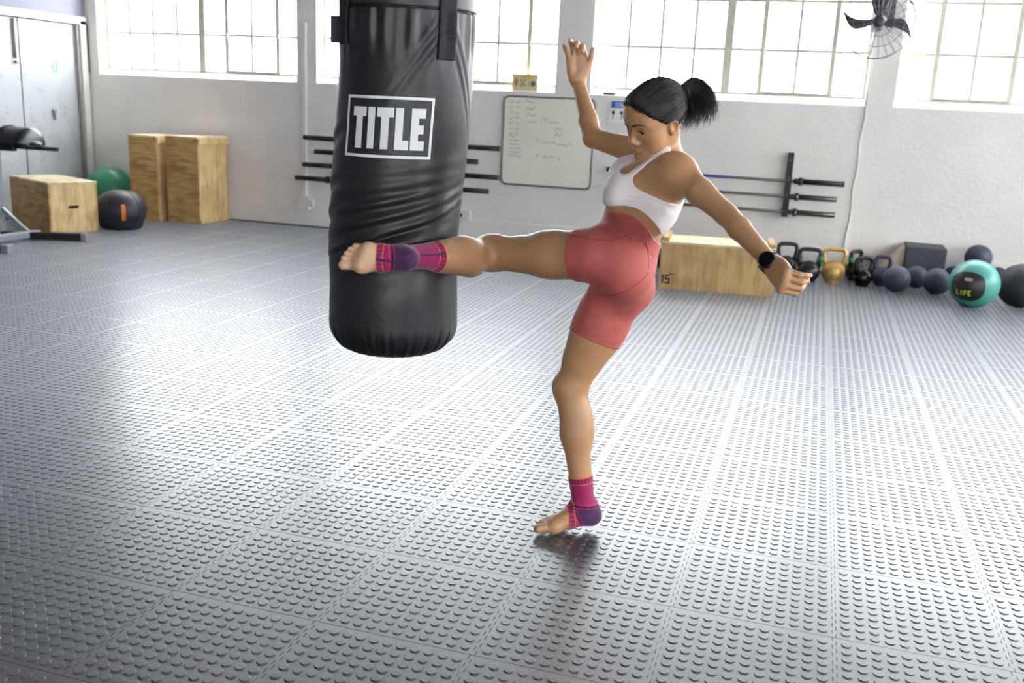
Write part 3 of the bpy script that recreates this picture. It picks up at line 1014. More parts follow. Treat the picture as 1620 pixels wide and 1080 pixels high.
pd = half_pad(-6.86, -6.50, 6.92, .83, .155).build('pad', M['leather'], t)
sm = MB(); sm.tube([lc(-6.77, 6.92 + .168 * math.cos(a), .832 + .160 * math.sin(a) ** .8) for a in np.linspace(0.02, math.pi - .02, 12)], .007, 6); sm.build('piping', M['rubber_black'], pd)
pd = half_pad(-7.28, -6.89, 6.92, .83, .155).build('pad', M['leather'], t)


# ------------------------------------------------------------------ punching bag
BX, BY = -1.310, 2.919
_r = math.hypot(BX, BY)
BF = Vector((-BX / _r, -BY / _r, 0))                   # horizontal, bag to camera
BR = Vector((-BF.y, BF.x, 0))                          # to the right as the camera sees it
ZT, ZBOT = 1.96, .548


def bag_axis(z):
    off = np.interp(z, [.5, .6, .9, 1.2, 1.5, 1.8, 2.1], [.002, .003, .000, .0195, .034, .043, .05])
    return Vector((BX, BY, z)) + BR * float(off)


def bag_r(th, z):
    """radius of the bag skin at angle th (0 faces the camera, positive to the right) and height z"""
    deg = math.degrees(th)
    r_ = .2125
    g = lambda x, c, w: math.exp(-((x - c) / w) ** 2)
    # sag bulges
    r_ += .003 * math.sin(z * 9 + th * 1.5)
    # diagonal folds under the print, above the kick
    for (c, w, amp, k) in ((1.115, .035, .0045, .035), (1.065, .024, .0055, .05), (1.015, .022, .0055, .06), (.965, .018, .0055, .07), (1.155, .03, .003, .03)):
        zz = c + k * (th + .15)
        r_ += amp * (g(z, zz, w * .55) - .8 * g(z, zz - w * .9, w * .5)) * g(deg, -12, 62)
    # fold lines at the left outline
    for c in (1.27, 1.12, 1.03):
        r_ += .0035 * g(z, c + .10 * (th + 1.3), .02) * g(deg, -80, 22) - .0045 * g(z, c - .03 + .10 * (th + 1.3), .02) * g(deg, -78, 22)
    # dent where the foot strikes, bulging lip above it
    dz = .842 + .03 * (th / .8)
    r_ -= .017 * g(z, dz, .055) * g(deg, -12, 50)
    r_ += .009 * g(z, dz + .085, .022) * g(deg, 2, 34)
    r_ -= .007 * g(z, dz + .125, .016) * g(deg, -5, 40)
    # gathers below the collar seam
    w = g(z, 1.58, .07) if z < 1.630 else 0
    r_ += .004 * w * math.sin(th * 19 + 1.0) + .003 * w * math.sin(th * 31)
    # pull folds fanning out of the strap
    sx = (deg - 31) * math.pi / 180
    for s_, k in ((1, .42), (-1, .30)):
        for z0 in (1.55, 1.605):
            if s_ * sx > 0.13:
                q_ = z - (z0 - k * (abs(sx) - .13))
                r_ += .0055 * (g(q_, 0, .017) - .9 * g(q_, -.030, .016)) * math.exp(-(abs(sx) - .13) / .32) * min(1, (abs(sx) - .13) / .08)
    # pleats at the sewn bottom
    b = g(z, ZBOT + .035, .05)
    r_ += b * (.0028 * math.sin(th * 31 + math.sin(th * 5)) + .002 * math.sin(th * 53 + 1))
    # rounded bottom edge
    rb = .105
    if z < ZBOT + rb:
        q_ = (ZBOT + rb - z) / rb
        r_ -= rb * .95 * (1 - math.sqrt(max(0, 1 - q_ * q_)))
    if z > 1.633:
        r_ += .002
    if z > ZT - .02:
        r_ -= .01
    return r_


def bag_pt(th, z, lift=0.0):
    r_ = bag_r(th, z) + lift
    return bag_axis(z) + BF * (r_ * math.cos(th)) + BR * (r_ * math.sin(th))


bag = empty('punching_bag', (BX, BY, ZBOT), 'tall black leather punching bag lettered TITLE, struck by the foot', 'punching bag')
BO = Vector((BX, BY, ZBOT))
zs = sorted(set([ZBOT + .0005] + [ZBOT + .105 * (1 - math.cos(a)) for a in np.linspace(.05, math.pi / 2, 18)] + list(np.arange(ZBOT + .11, 1.628, .0055)) + [1.6275, 1.6295, 1.631, 1.635, 1.641, 1.65, 1.66] + list(np.arange(1.68, ZT - .03, .02)) + [ZT - .02, ZT - .008, ZT]))
NT = 220
vs, fs = [], []
for z in zs:
    for j in range(NT):
        th = 2 * math.pi * j / NT - math.pi
        p_ = bag_pt(th, z)
        if 1.6285 < z < 1.633:
            c_ = bag_axis(z); p_ = c_ + (p_ - c_) * .985
        vs.append(p_ - BO)
for i in range(len(zs) - 1):
    for j in range(NT):
        j2 = (j + 1) % NT
        fs.append((i * NT + j, i * NT + j2, (i + 1) * NT + j2, (i + 1) * NT + j))
b = MB(); b.add(vs, fs, True)
b.f.append([j for j in range(NT)][::-1]); b.sm.append(False)
b.f.append([(len(zs) - 1) * NT + j for j in range(NT)]); b.sm.append(False)
b.build('skin', M['leather_bag'] if 'leather_bag' in M else M['leather'], bag)


def on_bag(name, quads, m, lift, parent, step=.03, thick=.0015):
    """flat pieces (angle0, angle1, z0, z1, in degrees and metres) laid on the bag skin"""
    b = MB()
    for (a0, a1, z0, z1) in quads:
        na = max(1, int(math.radians(abs(a1 - a0)) / step)); nz = max(1, int(abs(z1 - z0) / .008))
        vs, fs = [], []
        for i in range(nz + 1):
            for j in range(na + 1):
                vs.append(bag_pt(math.radians(a0 + (a1 - a0) * j / na), z0 + (z1 - z0) * i / nz, lift) - BO)
        for i in range(nz):
            for j in range(na):
                q_ = i * (na + 1) + j
                fs.append((q_, q_ + 1, q_ + na + 2, q_ + na + 1))
        b.add(vs, fs, True)
    o = b.build(name, m, parent)
    if thick:
        md = o.modifiers.new('thickness', 'SOLIDIFY'); md.thickness = thick; md.offset = 1
    return o


Z1, Z0 = 1.376, 1.194                                  # printed frame
fr = on_bag('printed_frame', [(-53.5, 24.8, Z1 - .0085, Z1), (-53.5, 24.8, Z0, Z0 + .0085), (-53.5, -50.8, Z0 + .0085, Z1 - .0085), (22.6, 24.8, Z0 + .0085, Z1 - .0085)], M['white_print'], .0012, bag, thick=0)
LT, LB = 1.343, 1.220


def letter(quads):
    on_bag('letter', quads, M['white_print'], .0012, fr, thick=0)


sT, mid_ = .028, (LT + LB) / 2
letter([(-45.5, -32, LT - sT, LT), (-42, -35.4, LB, LT - sT)])                                # T
letter([(-30.2, -24, LB, LT)])                                                               # I
letter([(-22.2, -8.0, LT - sT, LT), (-18.4, -11.8, LB, LT - sT)])                             # T
letter([(-6.4, -0.1, LB + sT, LT), (-6.4, 5.0, LB, LB + sT)])                                 # L
letter([(6.4, 18.0, LT - sT, LT), (6.4, 12.7, mid_ + .013, LT - sT), (6.4, 17.0, mid_ - .013, mid_ + .013), (6.4, 12.7, LB + sT, mid_ - .013), (6.4, 18.0, LB, LB + sT)])   # E

for (a0, a1, zb) in ((23.5, 39.0, 1.488), (-74, -55, 1.525), (120, 136, 1.50), (-165, -149, 1.50)):
    s_ = on_bag('strap', [(a0, a1, zb, ZT + .0)], M['webbing'], .0035, bag, thick=.0035)
    st = on_bag('stitching', [(a0 + 1.2, a1 - 1.2, zb + .005, zb + .0075), (a0 + 1.2, a1 - 1.2, zb + .07, zb + .0725), (a0 + 1.0, a0 + 1.6, zb + .005, zb + .07), (a1 - 1.6, a1 - 1.0, zb + .005, zb + .07)], M['rubber_black'], .0072, s_, thick=.0008); st['kind'] = 'stuff'
    am = math.radians((a0 + a1) / 2)
    p0 = bag_pt(am, ZT - .01, .005) - BO
    p = MB(); top = bag_axis(ZT + .42) - BO
    p.tube([p0, p0 + Vector((0, 0, .05)), top + (p0 - top) * .05], .012, 6); p.build('hanging_strap', M['webbing'], bag)
tg = MB()
e0 = bag_pt(math.radians(-88), 1.61, -.002) - BO; e1 = bag_pt(math.radians(-88), 1.53, -.002) - BO
out = (-BR * .030 + BF * .004)
nrm = BF * .0012
tg.add([e0 - nrm, e0 + out - nrm, e1 + out - nrm, e1 - nrm, e0 + nrm, e0 + out + nrm, e1 + out + nrm, e1 + nrm], [(0, 1, 2, 3), (7, 6, 5, 4), (0, 4, 5, 1), (1, 5, 6, 2), (2, 6, 7, 3), (3, 7, 4, 0)])
tg.build('side_tag', mat('dark_navy_tag', S(36, 36, 50), .6, bump=.3, bscale=200), bag)
ch = MB()
for k in range(int((ZC - ZT - .42) / .05) + 1):
    zc_ = ZT + .42 + .025 + .05 * k - ZBOT
    c_ = bag_axis(2.1) - BO
    ring = [(math.cos(a) * .013, math.sin(a) * .033) for a in np.linspace(0, 2 * math.pi, 12, endpoint=False)]
    ch.tube([(c_.x + (x if k % 2 else 0), c_.y + (0 if k % 2 else x), min(zc_ + z, ZC - ZBOT)) for x, z in ring], .005, 6, closed=True)
ch.build('chain', M['chain'], bag)

# ------------------------------------------------------------------ the kicking woman
# Her body is one continuous surface: a smooth blend of muscles and bones, meshed on a fine grid.
def nrm(v):
    v = np.asarray(v, float)
    return v / np.linalg.norm(v)


class Prim:
    __slots__ = ('fn', 'lo', 'hi')

    def __init__(s, fn, lo, hi):
        s.fn, s.lo, s.hi = fn, np.asarray(lo, np.float32), np.asarray(hi, np.float32)


def cone(a, b, r1, r2=None, flat=None, s=1.0):
    """tapered capsule; optional flattening: thickness along 'flat' scaled by s"""
    r2 = r1 if r2 is None else r2
    a, b = np.asarray(a, np.float32), np.asarray(b, np.float32)
    ba = b - a
    L2 = float(ba @ ba) + 1e-12
    n = None if flat is None else nrm(flat).astype(np.float32)

    def fn(P):
        pa = P - a
        h = np.clip((pa @ ba) / L2, 0, 1)
        q = pa - h[:, None] * ba
        if n is not None:
            c = q @ n
            q = q + (c * (1 / s - 1))[:, None] * n
        d = np.sqrt((q * q).sum(1)) - (r1 + (r2 - r1) * h)
        return d * min(1.0, s) if n is not None else d
    R = max(r1, r2) * max(1.0, s)
    return Prim(fn, np.minimum(a, b) - R, np.maximum(a, b) + R)


def ell(c, r, ax=None):
    c = np.asarray(c, np.float32)
    A = (np.eye(3) if ax is None else np.array(ax)).astype(np.float32)      # rows are the axes
    ir = (1 / np.asarray(r, np.float32))

    def fn(P):
        q = (P - c) @ A.T
        k0 = np.sqrt(((q * ir) ** 2).sum(1))
        k1 = np.sqrt(((q * ir * ir) ** 2).sum(1)) + 1e-9
        return k0 * (k0 - 1) / k1
    ext = np.sqrt(((A * np.asarray(r)[:, None]) ** 2).sum(0))
    return Prim(fn, c - ext, c + ext)


def smin(a, b, k):
    if k <= 0:
        return np.minimum(a, b)
    h = np.maximum(k - np.abs(a - b), 0) / k
    return np.minimum(a, b) - h * h * (k * .25)


class Group:
    def __init__(s):
        s.ops = []

    def u(s, prim, k=.01):
        s.ops.append((1, prim, k)); return s

    def cut(s, prim, k=.004):
        s.ops.append((-1, prim, k)); return s

    def ev(s, P, box=None):
        d = np.full(len(P), 1.0, np.float32)
        for sg, p, k in s.ops:
            if box is not None and (np.any(p.lo - (k + .045) > box[1]) or np.any(p.hi + (k + .045) < box[0])):
                continue
            e = p.fn(P)
            d = smin(d, e, k) if sg > 0 else -smin(-d, e, k)
        return d

    def bounds(s):
        ps = [p for sg, p, k in s.ops if sg > 0]
        return np.min([p.lo for p in ps], 0), np.max([p.hi for p in ps], 0)


def union_of(groups):
    """groups: [(Group, blend)]"""
    def F(P, box=None):
        d = None
        for g, k in groups:
            e = g.ev(P, box)
            d = e if d is None else smin(d, e, k)
        return d
    return F


def mesh_field(F, lo, hi, h, name, material, parent, colour=None, project=1):
    """surface-nets meshing of F(P, box) < 0 on a sparse grid of cell size h"""
    from concurrent.futures import ThreadPoolExecutor
    B = 12
    lo, hi = np.asarray(lo, float) - 3 * h, np.asarray(hi, float) + 3 * h
    bs = B * h
    nb = np.ceil((hi - lo) / bs).astype(int)
    g = np.stack(np.meshgrid(*[np.arange(n) for n in nb], indexing='ij'), -1).reshape(-1, 3)
    cen = (lo + (g + .5) * bs).astype(np.float32)
    with ThreadPoolExecutor(4) as ex:
        dc = np.concatenate(list(ex.map(lambda c: F(c), np.array_split(cen, max(1, len(cen) // 6000)))))
    g = g[np.abs(dc) < bs * 2.1 + .004]
    sup = g // 3
    key = (sup[:, 0] * 4096 + sup[:, 1]) * 4096 + sup[:, 2]
    order = np.argsort(key, kind='stable')
    g, key = g[order], key[order]
    cuts = np.flatnonzero(np.diff(key)) + 1
    parts = np.split(g, cuts)
    c = np.stack(np.meshgrid(*[np.arange(B + 1)] * 3, indexing='ij'), -1).reshape(-1, 3)
    DIM = (nb * B + 2).astype(np.int64)

    def kof(ijk):
        ijk = ijk.astype(np.int64)
        return (ijk[..., 0] * DIM[1] + ijk[..., 1]) * DIM[2] + ijk[..., 2]
    cor = [np.array([a, b_, d_]) for a in (0, 1) for b_ in (0, 1) for d_ in (0, 1)]
    edg = [(i, j) for i in range(8) for j in range(i + 1, 8) if np.abs(cor[i] - cor[j]).sum() == 1]

    def work(blk):
        idx = blk[:, None, :] * B + c[None]
        P = (lo + idx.reshape(-1, 3) * h).astype(np.float32)
        D = F(P, (P.min(0) - .01, P.max(0) + .01)).reshape(len(blk), B + 1, B + 1, B + 1)
        outk, outv, quads = [], [], []
        V = [D[:, a[0]:a[0] + B, a[1]:a[1] + B, a[2]:a[2] + B] for a in cor]
        neg = sum((v < 0).astype(np.int8) for v in V)
        act = np.argwhere((neg > 0) & (neg < 8))
        if len(act):
            vals = np.stack([v[act[:, 0], act[:, 1], act[:, 2], act[:, 3]] for v in V], 1)
            acc = np.zeros((len(act), 3)); cnt = np.zeros(len(act))
            for i, j in edg:
                m_ = (vals[:, i] < 0) != (vals[:, j] < 0)
                t_ = np.where(m_, vals[:, i] / np.where(m_, vals[:, i] - vals[:, j], 1), 0)
                p_ = cor[i] + (cor[j] - cor[i]) * t_[:, None]
                acc += p_ * m_[:, None]; cnt += m_
            ijk = blk[act[:, 0]] * B + act[:, 1:]
            outk = kof(ijk); outv = lo + (ijk + acc / cnt[:, None]) * h
        D0 = D[:, :B, :B, :B]
        for ax in range(3):
            sl = [slice(None)] + [slice(1, B + 1) if k == ax else slice(0, B) for k in range(3)]
            D1 = D[tuple(sl)]
            for flip, m_ in ((False, (D0 < 0) & (D1 >= 0)), (True, (D0 >= 0) & (D1 < 0))):
                e = np.argwhere(m_)
                if not len(e):
                    continue
                ijk = blk[e[:, 0]] * B + e[:, 1:]
                a1, a2 = (ax + 1) % 3, (ax + 2) % 3
                o1, o2 = np.zeros(3, int), np.zeros(3, int)
                o1[a1], o2[a2] = 1, 1
                q = np.stack([kof(ijk - o1 - o2), kof(ijk - o2), kof(ijk), kof(ijk - o1)], 1)
                quads.append(q[:, ::-1] if flip else q)
        return outk, outv, quads
    with ThreadPoolExecutor(4) as ex:
        res = list(ex.map(work, parts))
    K = np.concatenate([r[0] for r in res if len(r[0])])
    Vv = np.concatenate([r[1] for r in res if len(r[0])])
    Q = np.concatenate([q for r in res for q in r[2]])
    o = np.argsort(K); K, Vv = K[o], Vv[o]
    I = np.searchsorted(K, Q); I = np.clip(I, 0, len(K) - 1)
    ok = (K[I] == Q).all(1)
    if not ok.all(): print('MESH', name, 'missing', int((~ok).sum()), 'of', len(ok))
    I = I[ok]
    if project:                                        # settle the vertices on the true surface
        def settle(v):
            v = v.astype(np.float32); e = h * .5
            box = (v.min(0) - .02, v.max(0) + .02)
            d0 = F(v, box)
            gr = np.stack([F(v + np.eye(3, dtype=np.float32)[k] * e, box) - d0 for k in range(3)], 1) / e
            L_ = (gr * gr).sum(1)
            st = np.clip(d0 / np.maximum(L_, .3), -h, h)
            return v - gr * st[:, None]
        n = max(1, len(Vv) // 4000)
        with ThreadPoolExecutor(4) as ex:
            Vv = np.concatenate(list(ex.map(settle, np.array_split(Vv, n))))
    me = bpy.data.meshes.new(name)
    me.vertices.add(len(Vv)); me.vertices.foreach_set('co', Vv.astype(np.float32).ravel())
    me.loops.add(len(I) * 4); me.loops.foreach_set('vertex_index', I.astype(np.int32).ravel())
    me.polygons.add(len(I))
    me.polygons.foreach_set('loop_start', np.arange(0, len(I) * 4, 4, dtype=np.int32))
    me.polygons.foreach_set('loop_total', np.full(len(I), 4, np.int32))
    me.polygons.foreach_set('use_smooth', np.ones(len(I), bool))
    me.update(calc_edges=True)
    if colour is not None:
        col = colour(Vv)
        at_ = me.color_attributes.new('dye', 'FLOAT_COLOR', 'POINT')
        at_.data.foreach_set('color', np.concatenate([col, np.ones((len(col), 1))], 1).astype(np.float32).ravel())
    me.materials.append(material)
    return link(name, me, parent)


# ---- joints (read off the photograph, metres)
J = dict(
    hipL=at(945, 404, 2.965), kneeL=at(776, 401, 3.19), ankL=at(636, 407, 2.880),
    hipR=at(982, 452, 3.06), kneeR=at(903, 612, 3.165), ankR=at(923, 797, 3.215),
    pel=at(984, 404, 2.98), waist=at(1005, 358, 2.94), chest=at(1021, 298, 2.85), neckb=at(1048, 251, 2.80),
    shL=at(1070, 273, 2.69), elL=at(1149, 339, 2.54), wrL=at(1221, 417, 2.375),
    shR=at(1057, 256, 2.97), elR=at(938, 218, 3.13), wrR=at(914, 126, 3.22))


def cam_dir(p, x, y, z):
    """direction given as right, up, towards the viewer, seen from the camera at point p"""
    zz = nrm(CAM - p); xx = nrm(RT - zz * (RT @ zz)); yy = np.cross(zz, xx)
    return nrm(xx * x + yy * y + zz * z)


def lerp(a, b, t):
    return np.asarray(a) + (np.asarray(b) - np.asarray(a)) * t


def px(n, dm):
    return n * dm / CAM_F


# ---- trunk
cU = nrm(J['neckb'] - J['waist'])
cW = J['shL'] - J['shR']; cW = nrm(cW - cU * (cW @ cU))
cF = np.cross(cW, cU)
CH = [cW, cF, cU]                                      # chest axes: left, front, up
loc = lambda o, w, f, u: o + cW * w + cF * f + cU * u
torso = Group()
torso.u(ell(loc(J['chest'], 0, .0, -.03), (.130, .092, .118), CH))
torso.u(ell(loc(J['chest'], 0, -.012, .018), (.118, .072, .066), CH), .04)
torso.u(cone(J['waist'] + cF * .004, lerp(J['waist'], J['chest'], .6), .079, .092, cF, .88), .05)
torso.u(cone(lerp(J['pel'], J['waist'], .25) - cF * -.006, J['waist'] + cF * .004, .092, .079, cF, .86), .05)
for s in (-1, 1):
    torso.u(ell(loc(J['chest'], .058 * s, .068, -.015), (.056, .044, .056), CH), .03)          # bust
    torso.u(ell(loc(J['chest'], .085 * s, -.045, .01), (.055, .05, .10), CH), .04)             # back muscles
    sh = J['shL'] if s > 0 else J['shR']
    torso.u(cone(loc(J['chest'], .05 * s, .045 if s > 0 else .03, .015 if s > 0 else -.005), lerp(sh, loc(J['chest'], 0, .02, .03), .12), .046 if s > 0 else .040, .038), .05)
    torso.u(cone(loc(J['chest'], .085 * s, -.035, -.01), lerp(sh, loc(J['chest'], 0, -.03, 0), .14), .048, .038), .05)
    torso.u(cone(loc(J['chest'], .02 * s, -.03, .070), lerp(sh, loc(J['chest'], 0, -.02, .06), .18), .040, .043), .04)
torso.u(cone(loc(J['chest'], 0, -.035, .04), J['neckb'] - cF * .012, .062, .044), .04)
pelvis = Group()
pelvis.u(ell(J['pel'], (.088, .088, .092)))
pelvis.u(ell(at(990, 432, 2.945), (.082, .082, .082)), .04)
pelvis.u(ell(at(993, 452, 3.03), (.080, .080, .085)), .04)
pelvis.u(cone(lerp(J['pel'], J['waist'], .25) - cF * -.006, J['waist'] + cF * .004, .092, .079, cF, .86), .05)

# ---- legs
legL = Group()
tA, tB = J['hipL'], J['kneeL']
tv = nrm(tB - tA)
fl = J['kneeL']
back = cam_dir(fl, .1, -.75, .55)                      # calf side of the kicking leg
legL.u(cone(tA, lerp(tA, tB, .45), .083, .071))
legL.u(cone(lerp(tA, tB, .4), tB, .071, .050), .03)
legL.u(ell(lerp(tA, tB, .97) - back * .010, (.046, .046, .046)), .05)
sv = nrm(J['ankL'] - tB)
legL.u(cone(tB, lerp(tB, J['ankL'], .35), .049, .050), .03)
legL.u(cone(lerp(tB, J['ankL'], .3) + back * .012, lerp(tB, J['ankL'], .55) + back * .006, .049, .043), .03)
legL.u(cone(lerp(tB, J['ankL'], .35), lerp(tB, J['ankL'], .98), .049, .031), .04)
legL.u(ell(lerp(tB, J['ankL'], .22) + back * .026, (.036, .036, .045)), .04)
legR = Group()
hA, hB = J['hipR'], J['kneeR']
kb = cam_dir(hB, .9, 0, .2)                            # back of the standing leg
legR.u(cone(hA, lerp(hA, hB, .5), .088, .073))
legR.u(cone(lerp(hA, hB, .4), hB, .076, .050), .03)
legR.u(cone(lerp(hA, hB, .25) - kb * .018, lerp(hA, hB, .7) - kb * .012, .062, .052), .04)
legR.u(ell(hB - kb * .013, (.043, .043, .046)), .02)
legR.u(cone(hB, lerp(hB, J['ankR'], .4), .050, .047), .03)
legR.u(ell(lerp(hB, J['ankR'], .30) + kb * .018, (.044, .044, .085), [kb, nrm(np.cross(kb, [0, 0, 1])), [0, 0, 1]]), .03)
legR.u(cone(lerp(hB, J['ankR'], .4), lerp(hB, J['ankR'], .98), .046, .033), .03)


# ---- feet
def foot(g, ank, Y, X, Z, toe_dz=0.0, wide=0.0, curl=0.0):
    """ank: ankle joint, Y to the toes, X to the big toe side, Z to the instep; sole at Z = -.078"""
    f = lambda x, y, z: ank + X * x + Y * y + Z * z
    g.u(ell(f(0, 0, 0), (.034, .036, .036), [X, Y, Z]), .02)
    g.u(ell(f(.0, -.026, -.045), (.0275, .029, .031), [X, Y, Z]), .015)
    g.u(cone(f(0, -.022, -.01), f(0, -.027, -.04), .025, .027), .02)
    g.u(cone(f(0, .005, -.005), f(.012, .075, -.040), .033, .023), .02)
    g.u(cone(f(-.006, .0, -.035), f(-.024, .085, -.056), .028, .020), .02)
    g.u(cone(f(.006, .0, -.04), f(.022, .11, -.054), .026, .0225), .02)
    g.u(cone(f(.021, .105, -.055), f(-.022, .092, -.058), .0215, .018), .02)
    g.u(cone(f(.004, .05, -.040), f(.0, .10, -.050), .024, .02), .02)
    g.u(ell(f(.028, .106, -.057), (.017, .022, .0195), [X, Y, Z]), .01)
    tips = []
    for k, (x0, y0, x1, y1, r) in enumerate(((.026, .118, .024 + wide, .163, .0148), (.007, .120, .006 + wide * .4, .161, .0098), (-.007, .115, -.008, .153, .0093), (-.019, .107, -.021, .142, .0090), (-.029, .098, -.032, .128, .0088))):
        mid = f(lerp(x0, x1, .5), lerp(y0, y1, .5), -.056 + toe_dz * .45 + (.004 if k else 0))
        tip = f(x1, y1, -.064 + toe_dz)
        g.u(cone(f(x0, y0, -.058), mid, r * 1.05, r * .92), .006)
        g.u(cone(mid, tip, r * .92, r), .003)
        tips.append((tip, r, k))
    return f, tips


footR_Y = nrm(on_floor(858, 842) - on_floor(936, 838))
up3 = np.array([0, 0, 1.0])
footR_X = nrm(np.cross(footR_Y, up3)); footR_X = footR_X if footR_X @ (CAM - J['ankR']) > 0 else -footR_X
fy = nrm(footR_Y - up3 * .09)
fz = np.cross(footR_X, fy); fz = fz if fz[2] > 0 else -fz
ankR = J['ankR']
FR = Group()
ffR, tipsR = foot(FR, ankR, fy, footR_X, fz, toe_dz=.008)
zmin = FR.bounds()[0]
FL = Group()
ankL = J['ankL']
lY = cam_dir(ankL, -.97, .05, -.22)
lZ = cam_dir(ankL, -.18, .10, -1.0); lZ = nrm(lZ - lY * (lZ @ lY))
lX = np.cross(lY, lZ)
ffL, tipsL = foot(FL, ankL, lY, lX, lZ, wide=.002, toe_dz=.010)


# ---- arms
def arm(g, sh, el, wr, r, bend):
    g.u(cone(sh, lerp(sh, el, .5), .040, r[0]))
    g.u(ell(lerp(sh, el, .08), (.044, .044, .048)), .03)
    g.u(cone(lerp(sh, el, .5), el, r[0], r[1]), .012)
    g.u(cone(lerp(sh, el, .25) + bend * .012, lerp(sh, el, .65) + bend * .006, r[0] * .72, r[1] * .75), .015)
    g.u(cone(el, lerp(el, wr, .3), r[1], r[2]), .012)
    g.u(cone(lerp(el, wr, .3), lerp(el, wr, .98), r[2], r[3]), .012)


armL, armR = Group(), Group()
arm(armL, J['shL'], J['elL'], J['wrL'], (.0360, .0285, .0290, .0205), cam_dir(J['elL'], .6, .7, 0))
arm(armR, J['shR'], J['elR'], J['wrR'], (.0375, .0310, .0300, .0205), cam_dir(J['elR'], 0, 1, 0))


# ---- hands
def hand(g, wr, Y, X, N, curls, splay, thumb, size=1.0):
    """Y along the palm, X to the thumb, N out of the palm; curls per finger (index..little) in degrees"""
    f = lambda x, y, z: wr + (X * x + Y * y + N * z) * size
    base = ((.029, .083), (.0095, .087), (-.010, .083), (-.027, .074))
    lens = ((.041, .025, .021), (.045, .028, .022), (.042, .026, .021), (.033, .020, .019))
    rad = (.0098, .0100, .0095, .0086)
    g.u(cone(wr, f(0, .018, 0), .0245, .025, N, .72), .015)
    tips = []
    for k in range(4):
        b = f(*base[k], -.002)
        g.u(cone(f(base[k][0] * .55, .012, 0), b, .0145 * size, .0112 * size), .014)
        a = math.radians(splay[k])
        d0 = Y * math.cos(a) + X * math.sin(a)
        p, ang, r = b, 0.0, rad[k] * size
        g.u(ell(b - N * .002, (.0108 * size,) * 3), .006)
        for j in range(3):
            ang += math.radians(curls[k][j])
            d = d0 * math.cos(ang) + N * math.sin(ang)
            q = p + d * lens[k][j] * size
            r2 = r * (.93 if j < 2 else .84)
            g.u(cone(p, q, r, r2), .003)
            p, r = q, r2
        tips.append((p, d0 * -math.sin(ang) + N * math.cos(ang), d, r))
    g.u(ell(f(.018, .045, .008), (.020 * size, .032 * size, .013 * size), [X, Y, N]), .015)
    g.u(ell(f(-.020, .042, .007), (.014 * size, .034 * size, .012 * size), [X, Y, N]), .015)
    # thumb leaves the side of the palm near its base
    m0, m1, m2, m3 = [f(*t) for t in thumb]
    g.u(cone(m0, m1, .0165 * size, .0118 * size), .016)
    g.u(cone(m1, m2, .0108 * size, .0098 * size), .005)
    g.u(cone(m2, m3, .0098 * size, .0080 * size), .004)
    tips.append((m3, N, nrm(m3 - m2), .0080 * size))
    return tips


handR, handL = Group(), Group()
hRY = cam_dir(J['wrR'], -.06, .98, .16)
hRN = cam_dir(J['wrR'], -.05, -.16, 1); hRN = nrm(hRN - hRY * (hRN @ hRY))
hRX = np.cross(hRY, hRN)
ntR = hand(handR, J['wrR'], hRY, hRX, hRN, ((32, 58, 36), (26, 56, 36), (20, 32, 20), (24, 22, 14)), (-9, -7, -8, -15),
           ((.016, .018, .008), (.040, .050, .012), (.052, .078, .016), (.058, .104, .016)), .93)
wl_ = J['wrL']
hLY = cam_dir(wl_, .40, -.50, .76)
hLN = cam_dir(wl_, .87, -.12, -.48); hLN = nrm(hLN - hLY * (hLN @ hLY))
hLX = np.cross(hLN, hLY)
handc = wl_ + hLY * .010
ntL = hand(handL, handc, hLY, hLX, hLN, ((78, 65, 35), (74, 62, 35), (66, 52, 30), (54, 34, 20)), (2, 0, -2, -6),
           ((.016, .018, .008), (.034, .046, .026), (.030, .064, .044), (.020, .076, .056)), .87)

# ---- head
hp = at(1039.1, 180.7, 2.742)
yaw, pit, rol = math.radians(56.1), math.radians(26), math.radians(18.7)
hF = cam_dir(hp, -math.sin(yaw) * math.cos(pit), -math.sin(pit), math.cos(yaw) * math.cos(pit))
u0 = cam_dir(hp, 0, 1, 0)
hL0 = nrm(np.cross(u0, hF)); hU0 = np.cross(hF, hL0)
hLf = hL0 * math.cos(rol) - hU0 * math.sin(rol)
hUp = hU0 * math.cos(rol) + hL0 * math.sin(rol)
HA = [hLf, hF, hUp]
HO = hp
hd = lambda x, y, z: HO + hLf * x + hF * y + hUp * z
head = Group()
head.u(ell(hd(0, -.004, .020), (.0695, .0865, .0745), HA))
head.u(ell(hd(0, .036, -.030), (.0560, .052, .074), HA), .03)
head.u(ell(hd(0, .053, .036), (.054, .036, .042), HA), .03)
for s in (-1, 1):
    head.u(cone(hd(.047 * s, .004, -.060), hd(.016 * s, .066, -.096), .017, .016), .03)
    head.u(ell(hd(.046 * s, .046, -.026), (.018, .022, .016), HA), .022)
    head.u(ell(hd(.040 * s, .050, -.055), (.018, .022, .024), HA), .025)
    head.u(cone(hd(.043 * s, .066, .018), hd(.012 * s, .083, .013), .011, .011), .018)
head.u(ell(hd(0, .076, -.098), (.019, .014, .014), HA), .014)
for s in (-1, 1):
    head.cut(ell(hd(.0315 * s, .099, -.004), (.0175, .018, .0125), HA), .012)
    head.u(ell(hd(.0315 * s, .0715, -.003), (.0140, .0140, .0128), HA), .005)
head.u(cone(hd(0, .084, .004), hd(0, .0985, -.034), .0070, .0088), .012)
head.u(ell(hd(0, .0975, -.040), (.0105, .0092, .0085), HA), .008)
for s in (-1, 1):
    head.u(ell(hd(.0125 * s, .0900, -.0440), (.0075, .0095, .0068), HA), .006)
    head.cut(ell(hd(.0068 * s, .0960, -.0500), (.0034, .0046, .0030), HA), .003)
head.u(ell(hd(0, .069, -.074), (.031, .022, .022), HA), .018)
lipU = [hd(-.023, .0810, -.0765), hd(-.008, .0905, -.0705), hd(.008, .0905, -.0705), hd(.023, .0810, -.0765)]
